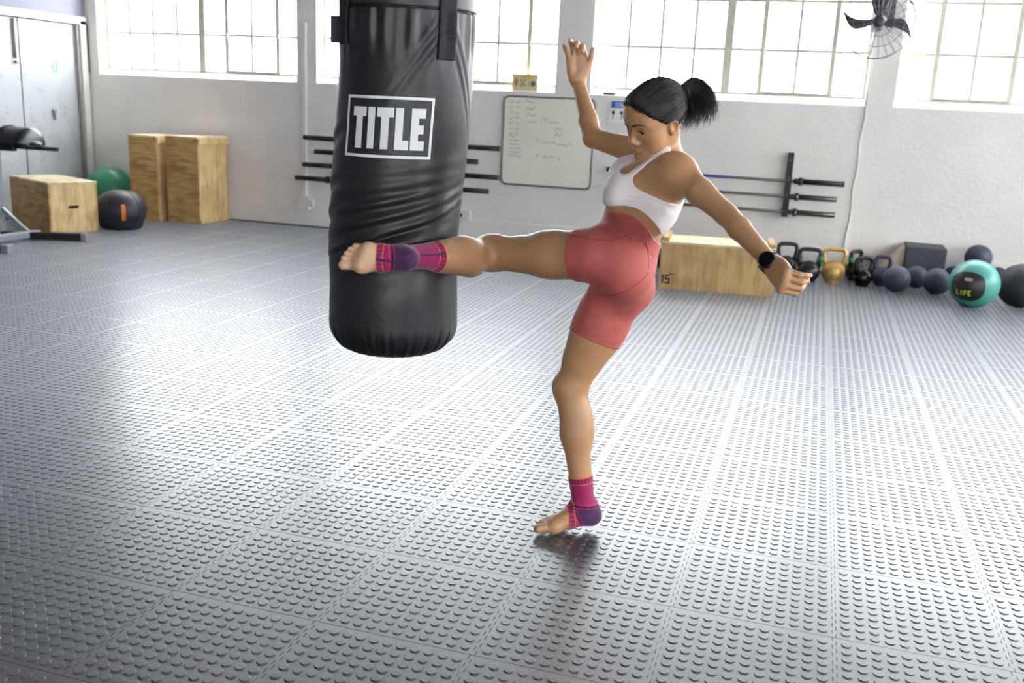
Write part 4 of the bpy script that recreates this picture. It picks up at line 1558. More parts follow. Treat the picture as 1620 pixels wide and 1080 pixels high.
lipD = [hd(-.020, .0810, -.0785), hd(0, .0900, -.0835), hd(.020, .0810, -.0785)]
for a, b in zip(lipU[:-1], lipU[1:]):
    head.u(cone(a, b, .0037, .0037), .005)
for a, b in zip(lipD[:-1], lipD[1:]):
    head.u(cone(a, b, .0044, .0044), .005)
head.cut(cone(hd(-.021, .0865, -.0772), hd(0, .0960, -.0768), .0014), .003)
head.cut(cone(hd(.021, .0865, -.0772), hd(0, .0960, -.0768), .0014), .003)
for s in (-1, 1):                                      # ears: rim, bowl, lobe
    e = lambda x, y, z: hd((.0655 + x) * s, .003 + y, -.018 + z)
    head.u(ell(e(.002, .0, .002), (.0065, .0135, .0205), HA), .006)
    rim = [e(.004, .010, .010), e(.007, .006, .0195), e(.0085, -.005, .021), e(.0095, -.0135, .013), e(.0085, -.0140, .0), e(.006, -.009, -.012)]
    for a, b in zip(rim[:-1], rim[1:]):
        head.u(cone(a, b, .0030, .0030), .003)
    head.cut(ell(e(.009, -.002, .005), (.005, .0075, .0105), HA), .004)
    head.u(ell(e(.003, .003, -.018), (.0045, .0065, .0065), HA), .005)
    head.u(ell(e(.005, .008, -.003), (.0032, .0032, .005), HA), .004)
    # eyelid opening
    head.cut(ell(hd(.0320 * s, .0860, -.0055), (.0128, .0100, .0033), HA), .0015)
neck = Group()
neck.u(cone(hd(0, -.022, -.040), J['neckb'], .044, .049))
neck.u(cone(hd(.052, -.015, -.045), loc(J['neckb'], .022, .045, -.02), .014, .012), .02)

GRP = [(torso, .0), (pelvis, .05), (legL, .03), (legR, .035), (FL, .012), (FR, .012), (armL, .045), (armR, .04), (handL, .018), (handR, .018), (neck, .03), (head, .012)]
BODY = union_of(GRP)
lo = np.min([g.bounds()[0] for g, k in GRP], 0); hi = np.max([g.bounds()[1] for g, k in GRP], 0)

# ---- skin
SK = np.array(S(183, 138, 98)[:3]); LIP = np.array(S(166, 110, 96)[:3]); PALM = np.array(S(206, 160, 130)[:3]); NAIL = np.array(S(226, 188, 168)[:3])


def seg_d(P, a, b):
    a, b = np.asarray(a), np.asarray(b); ba = b - a
    h = np.clip(((P - a) @ ba) / (ba @ ba), 0, 1)
    return np.linalg.norm(P - a - h[:, None] * ba, axis=1)


def skin_colour(P):
    col = np.tile(SK, (len(P), 1))

    def mix(c, w):
        w = np.clip(w, 0, 1)[:, None]
        col[:] = col * (1 - w) + c * w
    near = np.linalg.norm(P - HO, axis=1) < .16
    Pn = P[near]
    dl = np.full(len(Pn), 1.0)
    for ch, r in ((lipU, .0052), (lipD, .0058)):
        for a, b in zip(ch[:-1], ch[1:]):
            dl = np.minimum(dl, seg_d(Pn, a, b) - r)
    w = np.zeros(len(P)); w[near] = np.clip(.5 - dl / .0022, 0, 1); mix(LIP, w)
    # upper lids and the hollow round the eyes are a little browner
    for s_ in (-1, 1):
        w = np.zeros(len(P)); w[near] = .38 * np.clip(1.2 - np.linalg.norm((Pn - hd(.032 * s_, .084, .003)) , axis=1) / .016, 0, 1); mix(np.array(S(140, 92, 68)[:3]), w)
    # cheeks, ears slightly redder
    w = np.zeros(len(P)); w[near] = .25 * np.clip(1 - np.linalg.norm(Pn - hd(.05, .05, -.03), axis=1) / .03, 0, 1); mix(np.array(S(190, 122, 96)[:3]), w)
    w = np.zeros(len(P)); w[near] = .35 * np.clip(1 - np.linalg.norm(Pn - hd(.075, -.01, -.02), axis=1) / .03, 0, 1); mix(np.array(S(196, 118, 92)[:3]), w)
    # palm and soles
    d = P - J['wrR']; w = ((np.linalg.norm(d, axis=1) < .2) & (d @ hRY > .0)) * np.clip((d @ hRN) / .012 + .2, 0, 1) * .5; mix(PALM, w)
    d = P - ankL; w = (np.linalg.norm(d, axis=1) < .22) * np.clip((-(d @ lZ) - .045) / .02, 0, 1) * .9; mix(np.array(S(218, 176, 140)[:3]), w)
    d = P - ankR; w = (np.linalg.norm(d, axis=1) < .22) * np.clip((-(d @ fz) - .055) / .02, 0, 1) * .6; mix(PALM, w)
    for (p, n_, d_, r) in ntL + ntR:
        q = P - (p + n_ * -r * .9 + d_ * .001)
        w = np.clip(1.4 - np.linalg.norm(q, axis=1) / .0058, 0, 1) * .8; mix(NAIL, w)
    return col


def dye_mat(name, rough, sss=0.0, mott=0.1, bump=0.0, bscale=300, coat=0.0, sheen=0.0):
    m = bpy.data.materials.new(name); m.use_nodes = True
    N, L = m.node_tree.nodes, m.node_tree.links
    p = N['Principled BSDF']
    a = N.new('ShaderNodeVertexColor'); a.layer_name = 'dye'
    tc = N.new('ShaderNodeTexCoord')
    nz = N.new('ShaderNodeTexNoise'); nz.inputs['Scale'].default_value = 26; nz.inputs['Detail'].default_value = 5
    L.new(tc.outputs['Object'], nz.inputs['Vector'])
    mr = N.new('ShaderNodeMapRange'); mr.inputs['To Min'].default_value = 1 - mott; mr.inputs['To Max'].default_value = 1 + mott
    L.new(nz.outputs['Fac'], mr.inputs['Value'])
    mx = N.new('ShaderNodeMix'); mx.data_type = 'RGBA'; mx.blend_type = 'MULTIPLY'; mx.inputs['Factor'].default_value = 1
    L.new(a.outputs['Color'], mx.inputs['A']); L.new(mr.outputs['Result'], mx.inputs['B'])
    L.new(mx.outputs['Result'], p.inputs['Base Color'])
    p.inputs['Roughness'].default_value = rough
    p.inputs['Coat Weight'].default_value = coat; p.inputs['Coat Roughness'].default_value = .35
    p.inputs['Sheen Weight'].default_value = sheen
    if sss:
        p.inputs['Subsurface Weight'].default_value = sss
        p.inputs['Subsurface Radius'].default_value = (1, .35, .2)
        p.inputs['Subsurface Scale'].default_value = .008
    if bump:
        n2 = N.new('ShaderNodeTexNoise'); n2.inputs['Scale'].default_value = bscale
        L.new(tc.outputs['Object'], n2.inputs['Vector'])
        b = N.new('ShaderNodeBump'); b.inputs['Strength'].default_value = bump; b.inputs['Distance'].default_value = .002
        L.new(n2.outputs['Fac'], b.inputs['Height']); L.new(b.outputs['Normal'], p.inputs['Normal'])
    return m


skin = dye_mat('tanned_skin', .46, sss=.06, mott=.12, bump=.15, bscale=420, coat=.12)
woman = empty('person', (0, 0, 0), 'woman in white crop top and coral shorts kicking the punching bag barefoot', 'person')
body = mesh_field(BODY, lo, hi, .0024, 'body', skin, woman, skin_colour)


def hit(x, y, F=BODY, d0=1.8, off=0.0):
    """first point of a field met by the line of sight through pixel (x, y)"""
    o, d = CAM, nrm(FW * CAM_F + RT * (x - 810) - UP * (y - 540))
    t = d0
    for _ in range(160):
        v = float(F(np.array([o + d * t], np.float32))[0]) - off
        t += max(v * .8, .0004)
        if v < .0004 or t > 5:
            break
    return o + d * t if t < 5 else None


def plane3(a, b, c, toward):
    n = nrm(np.cross(b - a, c - a)); n = n if n @ (toward - a) > 0 else -n
    return a.astype(np.float32), n.astype(np.float32)


# ---- coral shorts
LOWER = union_of([(torso, 0), (pelvis, .05), (legL, .03), (legR, .035)])


def fu(x, y, w):
    """chest-frame (front, up) of the point seen at pixel (x, y) in the plane w metres left of the breastbone"""
    d = FW * CAM_F + RT * (x - 810) - UP * (y - 540)
    o = loc(J['chest'], w, 0, 0)
    t = ((o - CAM) @ cW) / (d @ cW)
    q = CAM + d * t - J['chest']
    return (q @ cF, q @ cU)


def poly_sd(f, u, poly):
    d = np.full(len(f), 1e3, np.float32); ins = np.zeros(len(f), bool)
    for (x0, y0), (x1, y1) in zip(poly, poly[1:] + poly[:1]):
        ex, ey = x1 - x0, y1 - y0
        h = np.clip(((f - x0) * ex + (u - y0) * ey) / (ex * ex + ey * ey + 1e-12), 0, 1)
        d = np.minimum(d, (f - x0 - h * ex) ** 2 + (u - y0 - h * ey) ** 2)
        c = (y0 > u) != (y1 > u)
        ins ^= c & (f < (x1 - x0) * (u - y0) / ((y1 - y0) if abs(y1 - y0) > 1e-12 else 1e-12) + x0)
    d = np.sqrt(d)
    return np.where(ins, -d, d)


def side(P):
    q = P - J['chest'].astype(np.float32)
    return q @ cW.astype(np.float32), q @ cF.astype(np.float32), q @ cU.astype(np.float32)


def fus(pts, F, tilt=0.0):
    """side coordinates of the cloth edge: from the body where the line of sight meets it, else from the plane at depth w"""
    out = []
    for x, y, w in pts:
        p = hit(x, y, F) if w > 0 else None
        if p is None:
            a_ = fu(x, y, abs(w)); out.append((a_[0], a_[1] - tilt * abs(w)))
        else:
            q = p - J['chest']
            out.append((q @ cF, q @ cU - tilt * (q @ cW)))
    return out


UPPER = union_of([(torso, 0), (armL, .045), (armR, .04), (neck, .03)])
TRUNK = union_of([(torso, 0), (pelvis, .05), (legL, .03)])
# waistline as seen from her left side; everything above it is bare
above = fus(((860, 322, -.02), (930, 331, -.04), (958, 336, -.07), (968, 336, 1), (975, 336, 1), (987, 337, 1), (1002, 341.5, 1), (1017, 352, 1), (1027, 364, 1), (1035, 378, -.085), (1060, 410, -.02), (1120, 470, -.02), (1250, 300, -.05), (1000, 60, -.05), (820, 200, -.02)), TRUNK, .32)
hlp, hln = hit(894, 400).astype(np.float32), nrm(J['kneeL'] - J['hipL']).astype(np.float32)
_h = [hit(904, 522), hit(940, 541), hit(967, 551)]
hrp, hrn = plane3(*_h, J['kneeR'])


def polydist(P, pts):
    d = np.full(len(P), 9.0, np.float32)
    for a, b in zip(pts[:-1], pts[1:]):
        d = np.minimum(d, seg_d(P, a, b))
    return d


folds = [[hit(*p) for p in ln] for ln in ([(968, 350), (985, 362), (998, 372)], [(978, 349), (993, 361), (1004, 371)], [(962, 356), (975, 366), (986, 375)], [(990, 350), (1002, 360), (1008, 368)], [(932, 446), (945, 436), (958, 424)], [(935, 452), (955, 450), (975, 444)])]


def SHORTS(P, box=None):
    d = LOWER(P, box) - .0042
    near = np.abs(d) < .02
    if near.any():
        Q = P[near]; e = d[near]
        for k, f_ in enumerate(folds):
            q = polydist(Q, f_)
            amp = .0016 if k < 4 else .0010
            e = e + amp * np.exp(-(q / .0035) ** 2) - amp * .7 * np.exp(-((q - .008) / .004) ** 2)
        hem = np.minimum(np.abs((Q - hlp) @ hln + .012), np.abs((Q - hrp) @ hrn + .012))
        w_, f_s, u_s = side(Q)
        hem = np.minimum(hem, np.abs(poly_sd(f_s, u_s - .32 * w_, above) - .036))
        e = e + .0009 * np.exp(-(hem / .0014) ** 2)
        d[near] = e
    rl = (P - hlp) @ hln
    rr = (P - hrp) @ hrn
    # each hem plane only trims its own leg
    ml = np.linalg.norm(P - hlp, axis=1) < .24
    mr = np.linalg.norm(P - hrp, axis=1) < .24
    sL = np.linalg.norm(P - lerp(J['hipL'], J['kneeL'], .6).astype(np.float32), axis=1) < np.linalg.norm(P - lerp(J['hipR'], J['kneeR'], .6).astype(np.float32), axis=1)
    d = np.where(sL, np.maximum(d, rl), np.maximum(d, rr))
    w, f, u = side(P)
    return np.maximum(d, -poly_sd(f, u - .32 * w, above))


coral = bpy.data.materials.new('coral_knit')
M['coral'] = mat('coral_stretch_knit', S(180, 86, 78), .62, var=.05, scale=30, bump=.06, bscale=900, color2=S(190, 94, 86))
M['coral_seam'] = mat('coral_seam_thread', S(150, 62, 60), .7, var=.05)
M['coral'].node_tree.nodes['Principled BSDF'].inputs['Sheen Weight'].default_value = .1
bpy.data.materials.remove(coral)
gl = [torso, pelvis, legL, legR]
slo, shi = np.min([g_.bounds()[0] for g_ in (pelvis, legL, legR)], 0), np.max([g_.bounds()[1] for g_ in (pelvis, legL, legR)], 0)
cc_ = J['pel']; slo, shi = np.maximum(slo, cc_ - .34), np.minimum(shi, cc_ + .30)
shorts = mesh_field(SHORTS, slo, shi, .0026, 'shorts', M['coral'], woman)


def seam(pix, F, name, m, parent, r=.0011, lift=.0004, sub=6):
    pts = []
    for (a, b) in zip(pix[:-1], pix[1:]):
        for k in range(sub):
            pts.append((a[0] + (b[0] - a[0]) * k / sub, a[1] + (b[1] - a[1]) * k / sub))
    pts.append(pix[-1])
    P_ = [hit(x, y, F) for x, y in pts]
    P_ = [p for p in P_ if p is not None]
    P_ = [p + nrm(CAM - p) * lift for p in P_]
    b = MB(); b.tube(P_, r, 6); return b.build(name, m, parent)


SHF = SHORTS
seam([(896, 371), (930, 377), (960, 380), (985, 377), (1002, 366), (1010, 356)], SHF, 'seam', M['coral_seam'], shorts)
seam([(1013, 353), (1022, 380), (1026, 405), (1026, 425)], SHF, 'seam', M['coral_seam'], shorts)
seam([(1027, 431), (1012, 447), (990, 460), (965, 467), (945, 468), (932, 463)], SHF, 'seam', M['coral_seam'], shorts)
seam([(932, 463), (930, 485), (922, 510), (917, 526)], SHF, 'seam', M['coral_seam'], shorts)

# ---- white crop top: cloth cut as seen from her left side
outer = fus(((915, 325, -.0), (915, 275, -.06), (950, 275, -.07), (985, 275, -.07), (996, 274, 1), (1002, 279, 1), (1001, 284, 1), (1001, 288, 1), (1004, 293.5, 1), (1011, 299, 1), (1024, 306, 1), (1036, 311.5, 1), (1048, 317, 1), (1061, 321, 1), (1072, 323.5, 1), (1094, 326, -.08), (1150, 332, -.08), (1130, 430, -.03), (1090, 430, -.02), (1060, 394, -.08), (1050, 379, -.085), (1042.6, 361.6, 1), (1035, 351, 1), (1027, 343, 1), (1018, 335, 1), (1008, 329, 1), (997, 326, 1), (986, 324.5, 1), (972, 325, 1), (955, 325.5, -.085)), UPPER)
strap_l = [hit(x, y, UPPER) for x, y in ((994, 281), (1000, 275.5), (1007, 270), (1015, 264), (1023, 257.5), (1032, 251), (1041, 245), (1049, 240), (1056, 236.5))]
strap_l = [p for p in strap_l if p is not None]
for p_ in ((.055, -.045, .085), (.045, -.075, .055), (.025, -.095, .01), (.015, -.10, -.05)):
    strap_l.append(loc(J['chest'], *p_))
strap_l = [np.asarray(p, np.float32) for p in strap_l]
strap_r = [(p - 2 * ((p - J['chest']) @ cW) * cW).astype(np.float32) for p in strap_l]


UNECK, USTRAP = fu(990, 274, .03)[1], fu(1001, 268, .06)[1]
tfolds = [[hit(*p, F=UPPER) for p in ln] for ln in ([(975, 317), (1005, 318), (1035, 332), (1062, 348)], [(1030, 322), (1050, 333), (1068, 340)], [(1050, 330), (1062, 342), (1066, 352)], [(990, 312), (1015, 314), (1040, 325)])]
tfolds = [[p for p in f_ if p is not None] for f_ in tfolds]


def TOP(P, box=None):
    d = UPPER(P, box) - .0045
    near = np.abs(d) < .02
    if near.any():
        Q = P[near]; e = d[near]
        for f_ in tfolds:
            if len(f_) > 1:
                q = polydist(Q, f_)
                e = e + .0016 * np.exp(-(q / .0032) ** 2) - .0010 * np.exp(-((q - .008) / .004) ** 2)
        d[near] = e
    w, f, u = side(P)
    reg = poly_sd(f, u, outer)
    tq_ = torso.ev(P, box)
    reg = np.maximum(reg, np.where(w < 0, tq_ - armR.ev(P, box) - .004, -1))          # the arms stay bare
    reg = np.minimum(reg, np.minimum(polydist(P, strap_l) - .0092, polydist(P, strap_r) - .0110))
    return np.maximum(d, reg)


M['top'] = mat('white_stretch_cloth', S(240, 228, 228), .6, var=.02, scale=40, bump=.05, bscale=900)
M['top'].node_tree.nodes['Principled BSDF'].inputs['Sheen Weight'].default_value = .2
top = mesh_field(TOP, torso.bounds()[0] - .01, torso.bounds()[1] + .01, .0022, 'crop_top', M['top'], woman)


# ---- ankle braces
def brace(leg, FT, ank, kne, ff, X, Y, Z, cuff, ymax, facing):
    sv_ = nrm(kne - ank)                                # up the shin
    F0 = union_of([(leg, 0), (FT, .012)])
    a32, s32, y32 = ank.astype(np.float32), sv_.astype(np.float32), np.asarray(Y, np.float32)
    side = nrm(np.cross(sv_, facing))
    fc_ = np.cross(side, sv_)

    def Fb(P, box=None):
        d = F0(P, box)
        q = P - a32
        s_ = q @ s32; y_ = q @ y32
        rib = np.where((s_ > cuff - .022) | (y_ > ymax - .016), .0004, 0)
        d = d - .0030 - rib
        return np.maximum(np.maximum(d, s_ - cuff), np.maximum(y_ - ymax, -.2 - y_))

    def dye(P):
        q = P - ank
        s_, y_, x_, z_ = q @ sv_, q @ Y, q @ X, q @ Z
        col = np.tile(np.array(S(158, 12, 84)[:3]), (len(P), 1))
        put = lambda m_, c: col.__setitem__(m_, np.array(S(*c)[:3]))
        az = np.arctan2(q @ side, q @ fc_)
        fine = (np.floor(y_ / .0022 + s_ / .0022).astype(int) % 3 == 0)
        put(fine, (132, 10, 76))
        A_, B1, B2 = (.052, .016), (-.045, .002), (.014, -.078)      # the heel cap is a wedge opening from the instep

        def below(p, q):
            ex, ez = q[0] - p[0], q[1] - p[1]
            L_ = math.hypot(ex, ez)
            return (ex * (z_ - p[1]) - ez * (y_ - p[0])) / L_
        wd = np.minimum(below(A_, B1), -below(A_, B2))
        put(wd > -.0065, (200, 14, 94))
        put(wd > 0, (38, 16, 50))
        put(wd > .0085, (186, 18, 90))
        put(wd > .0108, (66, 22, 72))
        put((wd > .0108) & (np.floor(wd / .0018).astype(int) % 3 == 0), (76, 26, 82))
        # ribbed ends
        aro = np.floor(az / .145).astype(int) % 2 == 0
        rz = s_ > cuff - .022
        put(rz, (170, 12, 84)); put(rz & aro, (112, 12, 74))
        af = np.floor(np.arctan2(x_, z_ + .045) / .16).astype(int) % 2 == 0
        rz2 = (y_ > ymax - .017) & (s_ < .05)
        put(rz2, (170, 12, 84)); put(rz2 & af, (110, 12, 72))
        dot = (np.abs(s_ - (cuff - .0245)) < .0014) & (np.floor(az / .0725).astype(int) % 2 == 0)
        put(dot, (240, 170, 80))
        dot = (np.abs(y_ - (ymax - .0195)) < .0014) & (s_ < .05) & (np.floor(np.arctan2(x_, z_ + .045) / .08).astype(int) % 2 == 0)
        put(dot, (240, 176, 90))
        if leg is legL:                                 # navy guide line along the sole and up the calf
            put((np.abs(x_ - .002 + .10 * (y_ - .06)) < .0034) & (z_ < -.03) & (y_ > -.02), (40, 34, 66))
            put((np.abs(az + .1) < .075) & (s_ > .035), (40, 34, 66))
        put(s_ > cuff - .0032, (245, 140, 62))
        put((y_ > ymax - .0022) & (s_ < .05), (225, 110, 60))
        return col
    b0, b1 = FT.bounds()
    b0 = np.minimum(b0, ank + sv_ * cuff - .07); b1 = np.maximum(b1, ank + sv_ * cuff + .07)
    return mesh_field(Fb, b0, b1, .0015, 'ankle_brace', knit, woman, dye)


knit = dye_mat('ribbed_magenta_knit', .75, mott=.08, bump=.35, bscale=700, sheen=.2)
brace(legR, FR, ankR, J['kneeR'], ffR, footR_X, fy, fz, .100, .060, nrm(CAM - ankR))
brace(legL, FL, ankL, J['kneeL'], ffL, lX, lY, lZ, .145, .060, nrm(CAM - ankL))

# ---- watch on her left wrist
wc = J['wrL'] - nrm(J['wrL'] - J['elL']) * .004
wa = nrm(J['wrL'] - J['elL'])
wnm = cam_dir(wc, -.10, .02, 1.0); wnm = nrm(wnm - wa * (wnm @ wa) * .55)
wsd = nrm(np.cross(wa, wnm)); wa = np.cross(wnm, wsd)
watch = MB()
ctr = Vector(wc + wnm * .0290)
Rw = Matrix((tuple(wsd), tuple(wa), tuple(wnm))).transposed().to_4x4()
MW = Matrix.Translation(ctr) @ Rw
M['watch'] = mat('black_watch_case', S(20, 20, 22), .3, .2, var=.1)
M['watch_glass'] = mat('black_watch_glass', S(6, 6, 9), .08, var=.1)
watch.lathe([(.0195, -.006), (.0215, -.004), (.0220, .003), (.0205, .006), (.0188, .0066)], 32, MW)
wo = watch.build('watch', M['watch'], woman)
b = MB(); b.lathe([(.0186, .0064), (.0186, .0070), (.017, .0074)], 32, MW); b.build('dial', M['watch_glass'], wo)
for a in (-.6, .1):
    b = MB(); b.cyl(MW @ Vector((.021 * math.cos(a), .021 * math.sin(a), .0)), MW @ Vector((.0255 * math.cos(a), .0255 * math.sin(a), .0)), .0022, n=10)
    b.build('button', M['bar_steel'], wo)
b = MB(); vs, fs = [], []
n = 40
for k in range(n):
    a = 2 * math.pi * k / n
    for (r_, w_) in ((.0236, -.010), (.0236, .010), (.0260, .010), (.0260, -.010)):
        vs.append(wc + (wsd * math.cos(a) * 1.03 + wnm * math.sin(a) * .93) * r_ + wa * w_)
for k in range(n):
    k2 = (k + 1) % n
    for j in range(4):
        j2 = (j + 1) % 4
        fs.append((4 * k + j, 4 * k2 + j, 4 * k2 + j2, 4 * k + j2))
b.add(vs, fs, True); b.build('band', M['rubber_black'], wo)
b = MB(); b.box(wc + wsd * .0262 + wnm * .004, (.006, .026, .018), Rw.to_3x3(), bevel=.001); b.build('buckle', M['bar_steel'], wo)

# ---- eyes, lashes, brows
M['sclera'] = mat('eye_white', S(214, 204, 196), .2, var=.03)
M['iris'] = mat('dark_brown_iris', S(40, 24, 16), .12, var=.2, scale=200)
M['hair'] = bpy.data.materials.new('black_hair'); M['hair'].use_nodes = True
_n, _l = M['hair'].node_tree.nodes, M['hair'].node_tree.links
_p = _n['Principled BSDF']; _p.inputs['Roughness'].default_value = .34
_tc = _n.new('ShaderNodeTexCoord'); _nz = _n.new('ShaderNodeTexNoise'); _nz.inputs['Scale'].default_value = 60
_r = _n.new('ShaderNodeValToRGB'); _r.color_ramp.elements[0].color, _r.color_ramp.elements[1].color = S(11, 10, 13), S(27, 23, 27)
_l.new(_tc.outputs['Object'], _nz.inputs['Vector']); _l.new(_nz.outputs['Fac'], _r.inputs['Fac']); _l.new(_r.outputs['Color'], _p.inputs['Base Color'])


FACE = union_of([(head, 0)])


def face_pts(xz, lift=0.0):
    """surface points of the face straight ahead of local positions (x, z)"""
    o = np.array([hd(x, .17, z) for x, z in xz], np.float32); d = -hF.astype(np.float32)
    t = np.zeros(len(o), np.float32)
    for _ in range(60):
        t += np.maximum(FACE(o + d * t[:, None]) * .85, 0)
    return o + d * (t - lift)[:, None]


hr = random.Random(11)
for s_ in (1, -1):
    ec = hd(.0315 * s_, .0725, -.0042)
    b = MB(); b.ball((0, 0, 0), .0124, 24, 14); eo = b.build('eye', M['sclera'], woman); eo.location = ec
    gz = nrm(hF * .93 + hLf * .02 - hUp * .18)
    tq = Vector(gz).to_track_quat('Z', 'Y').to_matrix().to_4x4()
    b = MB(); b.lathe([(.0062 * math.sin(t_), 0) for t_ in ()] + [(.0001 + .0074 * k / 6, math.sqrt(.0127 ** 2 - (.0074 * k / 6) ** 2)) for k in range(6, -1, -1)], 20, tq)
    b.build('iris', M['iris'], eo)
    up_l, lo_l = [], []
    for k in range(11):
        c_ = -1 + 2 * k / 10
        x = .0320 + .0128 * c_
        z = -.0055 + .0037 * math.sqrt(max(0, 1 - c_ * c_))
        p_ = hd(x * s_, .0715 + .0141 * math.sqrt(max(.05, 1 - ((x - .0315) / .0141) ** 2 - ((z + .003) / .0130) ** 2)) + .0004, z)
        up_l.append(p_)
    b = MB(); b.tube(up_l, [.0003] + [.0009] * 9 + [.0003], 5)
    for k in range(1, 20):
        f_ = k / 19 * 10; i0 = min(9, int(f_)); p0 = lerp(up_l[i0], up_l[i0 + 1], f_ - i0)
        ou = (k / 19 - .5)
        p1 = p0 + hF * .0026 + hUp * .0004 + hLf * s_ * ou * .003
        p2 = p1 + hF * .0012 + hUp * .0014 + hLf * s_ * ou * .002
        b.tube([p0, p1, p2], [.0003, .0002, .0001], 3)
    b.build('eyelashes', M['hair'], woman)
    b = MB()
    qa, qb = [], []
    for k in range(110):
        t_ = hr.random()
        x = .0125 + .036 * t_
        zc = .0150 + .0085 * math.sin(min(1, t_ * 1.15) * math.pi * .62) - .006 * max(0, t_ - .6)
        z = zc + (hr.random() - .5) * .0056 * (1 - t_ * .75)
        qa.append((x * s_, z)); qb.append(((x + .006) * s_, z + .0026 * (1 - 1.6 * t_)))
    for q0, q1 in zip(face_pts(qa, .0003), face_pts(qb, .0006)):
        b.tube([q0, lerp(q0, q1, .5) + hF * .0003, q1], [.00045, .0004, .00012], 3)
    b.build('eyebrow', M['hair'], woman)

# ---- hair: a close cap, fine strands combed to the tie, and the flying tail
CR = (.0695, .0865, .0745)
hc = hd(0, -.004, .020)
HAIRSKULL = Group().u(ell(hc, [c + .0048 for c in CR], HA)).u(ell(hd(0, .053, .036), (.0575, .0385, .0455), HA), .03)


def hairline(P):
    """positive where hair grows"""
    q = P - HO
    x, y, z = np.abs(q @ hLf), q @ hF, q @ hUp
    line = np.where(y > .012, z - (-.030 + 1.12 * y), z - .012)
    wob = .0022 * np.sin(x * 240 + y * 130) + .0016 * np.sin(z * 420 + 1)
    nape = z - (-.040 + .10 * y)
    t = np.clip((y + .022) / .012, 0, 1)
    res = line * t + nape * (1 - t) + wob
    return np.where((x > .045) & ((y - .002) ** 2 + (z + .012) ** 2 < .0205 ** 2), np.minimum(res, -.004), res)


def CAPF(P, box=None):
    d = HAIRSKULL.ev(P, box)
    hl = hairline(P).astype(np.float32)
    return np.maximum(d + .0046 * (1 - np.clip(hl / .022, 0, 1)) ** 1.5, -hl * .7)


hair = mesh_field(CAPF, hd(0, 0, .03) - .14, hd(0, 0, .03) + .14, .0022, 'hair', M['hair'], woman)
tie = hd(0, -.086, .078)
tied = np.array([.006, -.088, .004]); tied = tied / np.linalg.norm(tied)


def skull(dirs, lifts):
    """points of the hair surface in local directions from the skull centre"""
    D = np.atleast_2d(dirs)
    d = (D[:, :1] * hLf + D[:, 1:2] * hF + D[:, 2:3] * hUp)
    a, b_ = np.full(len(D), .03), np.full(len(D), .15)
    for _ in range(17):
        m_ = (a + b_) / 2
        inside = HAIRSKULL.ev((hc + d * m_[:, None]).astype(np.float32)) < 0
        a, b_ = np.where(inside, m_, a), np.where(inside, b_, m_)
    return hc + d * (a + np.asarray(lifts))[:, None]


sb = MB()
for k in range(800):
    # start along the hairline, walking round the head
    az = math.radians(hr.uniform(-165, 165))
    el_lo, el_hi = math.radians(-70), math.radians(88)
    qs = np.linspace(el_hi, el_lo, 60)
    dd = np.stack([math.sin(az) * np.cos(qs), math.cos(az) * np.cos(qs), np.sin(qs)], 1)
    grow = hairline(hc + (dd[:, :1] * hLf + dd[:, 1:2] * hF + dd[:, 2:3] * hUp) * .085) < 0
    n0 = int(np.argmax(grow)) if grow.any() else 60
    best = dd[n0 - 1] if n0 > 0 else None
    if best is None:
        continue
    st = nrm(best + np.array([0, 0, hr.uniform(-.04, .07)]) + np.array([hr.gauss(0, .03), hr.gauss(0, .03), 0]))
    om = math.acos(np.clip(st @ tied, -1, 1))
    if om < .25:
        continue
    lift = hr.uniform(.0002, .0016)
    off = np.array([hr.gauss(0, .05), hr.gauss(0, .05), hr.gauss(0, .05)])
    en = nrm(tied + off)
    om = math.acos(np.clip(st @ en, -1, 1))
    n = max(6, int(om / .14))
    ts = np.linspace(0, 1, n + 1)
    dd = (np.sin((1 - ts) * om)[:, None] * st + np.sin(ts * om)[:, None] * en) / math.sin(om)
    pts = list(skull(dd, (lift + .0003) * np.minimum(1, ts * 4) - .0042 * np.maximum(0, 1 - ts * om / .10)))
    r_ = hr.uniform(.0006, .0013)
    sb.tube(pts, [r_ * .3] + [r_] * (n - 1) + [r_ * .9], 4)
so = sb.build('combed_strands', M['hair'], hair); so['kind'] = 'stuff'
b = MB()
rn = nrm(hd(*(tied * .1)) - HO)
tb = Vector(rn); t1 = tb.orthogonal().normalized(); t2 = tb.cross(t1)
tie_c = Vector(skull(tied, [.008])[0])
b.tube([tie_c + (t1 * math.cos(a) + t2 * math.sin(a)) * .017 for a in np.linspace(0, 2 * math.pi, 24, endpoint=False)], .0048, 8, closed=True)
b.build('hair_tie', M['rubber_black'], hair)
tm = MB()
tie_p = np.array(tie_c)
td = float((tie_p - CAM) @ FW)
outerc = [(1080, 112), (1128, 112), (1138, 180)]
midc = [(1094, 130), (1132, 150), (1116, 200)]
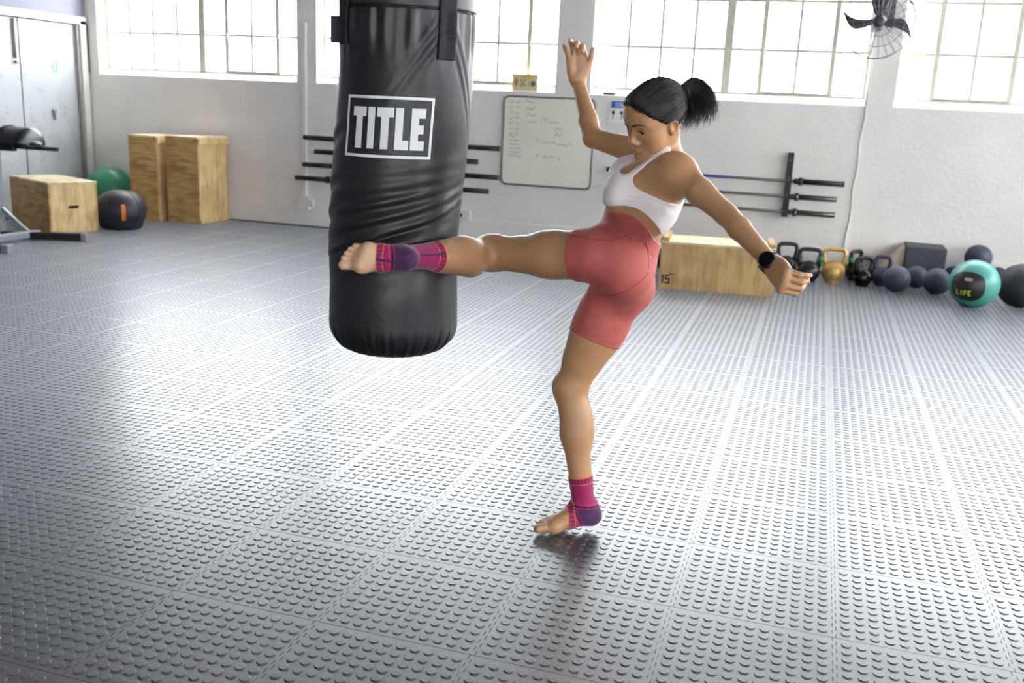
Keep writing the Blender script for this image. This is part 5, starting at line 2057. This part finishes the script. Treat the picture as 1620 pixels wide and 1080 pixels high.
innc = [(1082, 154), (1097, 184), (1075, 207)]
for k in range(760):
    t_ = hr.random() ** .85
    z_ = hr.gauss(0, .5)
    w0, w1, w2 = (1 - t_) * (1 - 2 * t_), 4 * t_ * (1 - t_), t_ * (2 * t_ - 1)
    cp = [np.array(a) * w0 + np.array(m_) * w1 + np.array(c_) * w2 for a, m_, c_ in zip(outerc, midc, innc)]
    wild = 1.0 if k > 60 else 2.6
    cp = [c_ + np.array([hr.gauss(0, 1.6 * (i + 1)), hr.gauss(0, 1.5 * (i + 1))]) * (.8 * wild) for i, c_ in enumerate(cp)]
    shrt = hr.uniform(.72, 1.0)
    dz = [.010 * z_, .026 * z_, .030 * z_]
    jx = Vector((t1 * hr.gauss(0, .006) + t2 * hr.gauss(0, .006)))
    q0 = np.array(tie_c + jx - tb * .006)
    q = [q0] + [at(c_[0], c_[1], td + .01 + dz[i]) for i, c_ in enumerate(cp)]
    pts, n = [], 11
    for j in range(n + 1):
        u_ = shrt * j / n
        bz = [(1 - u_) ** 3, 3 * u_ * (1 - u_) ** 2, 3 * u_ * u_ * (1 - u_), u_ ** 3]
        pts.append(sum(b_ * p_ for b_, p_ in zip(bz, q)))
    r_ = hr.uniform(.0008, .0017) * (.6 if wild > 1 else 1)
    tm.tube(pts, [r_] * (n - 3) + [r_ * .8, r_ * .6, r_ * .35, r_ * .1], 4)
po = tm.build('ponytail', M['hair'], hair); po['kind'] = 'stuff'
fly = MB()                                             # loose hairs at the nape and temple
for k in range(26):
    p0 = skull(nrm(np.array([.55 + hr.gauss(0, .1), -.55 + hr.gauss(0, .15), -.62])), [0])[0]
    dr = nrm(-hUp * 1 + -hF * hr.uniform(.1, .7) + hLf * hr.uniform(-.3, .3))
    L1 = hr.uniform(.02, .05)
    fly.tube([p0, p0 + dr * L1 * .5 - hF * .002, p0 + dr * L1 + hr.uniform(-1, 1) * .006 * hLf - hF * .004], [.0005, .0004, .0001], 3)
fo = fly.build('loose_hairs', M['hair'], hair); fo['kind'] = 'stuff'
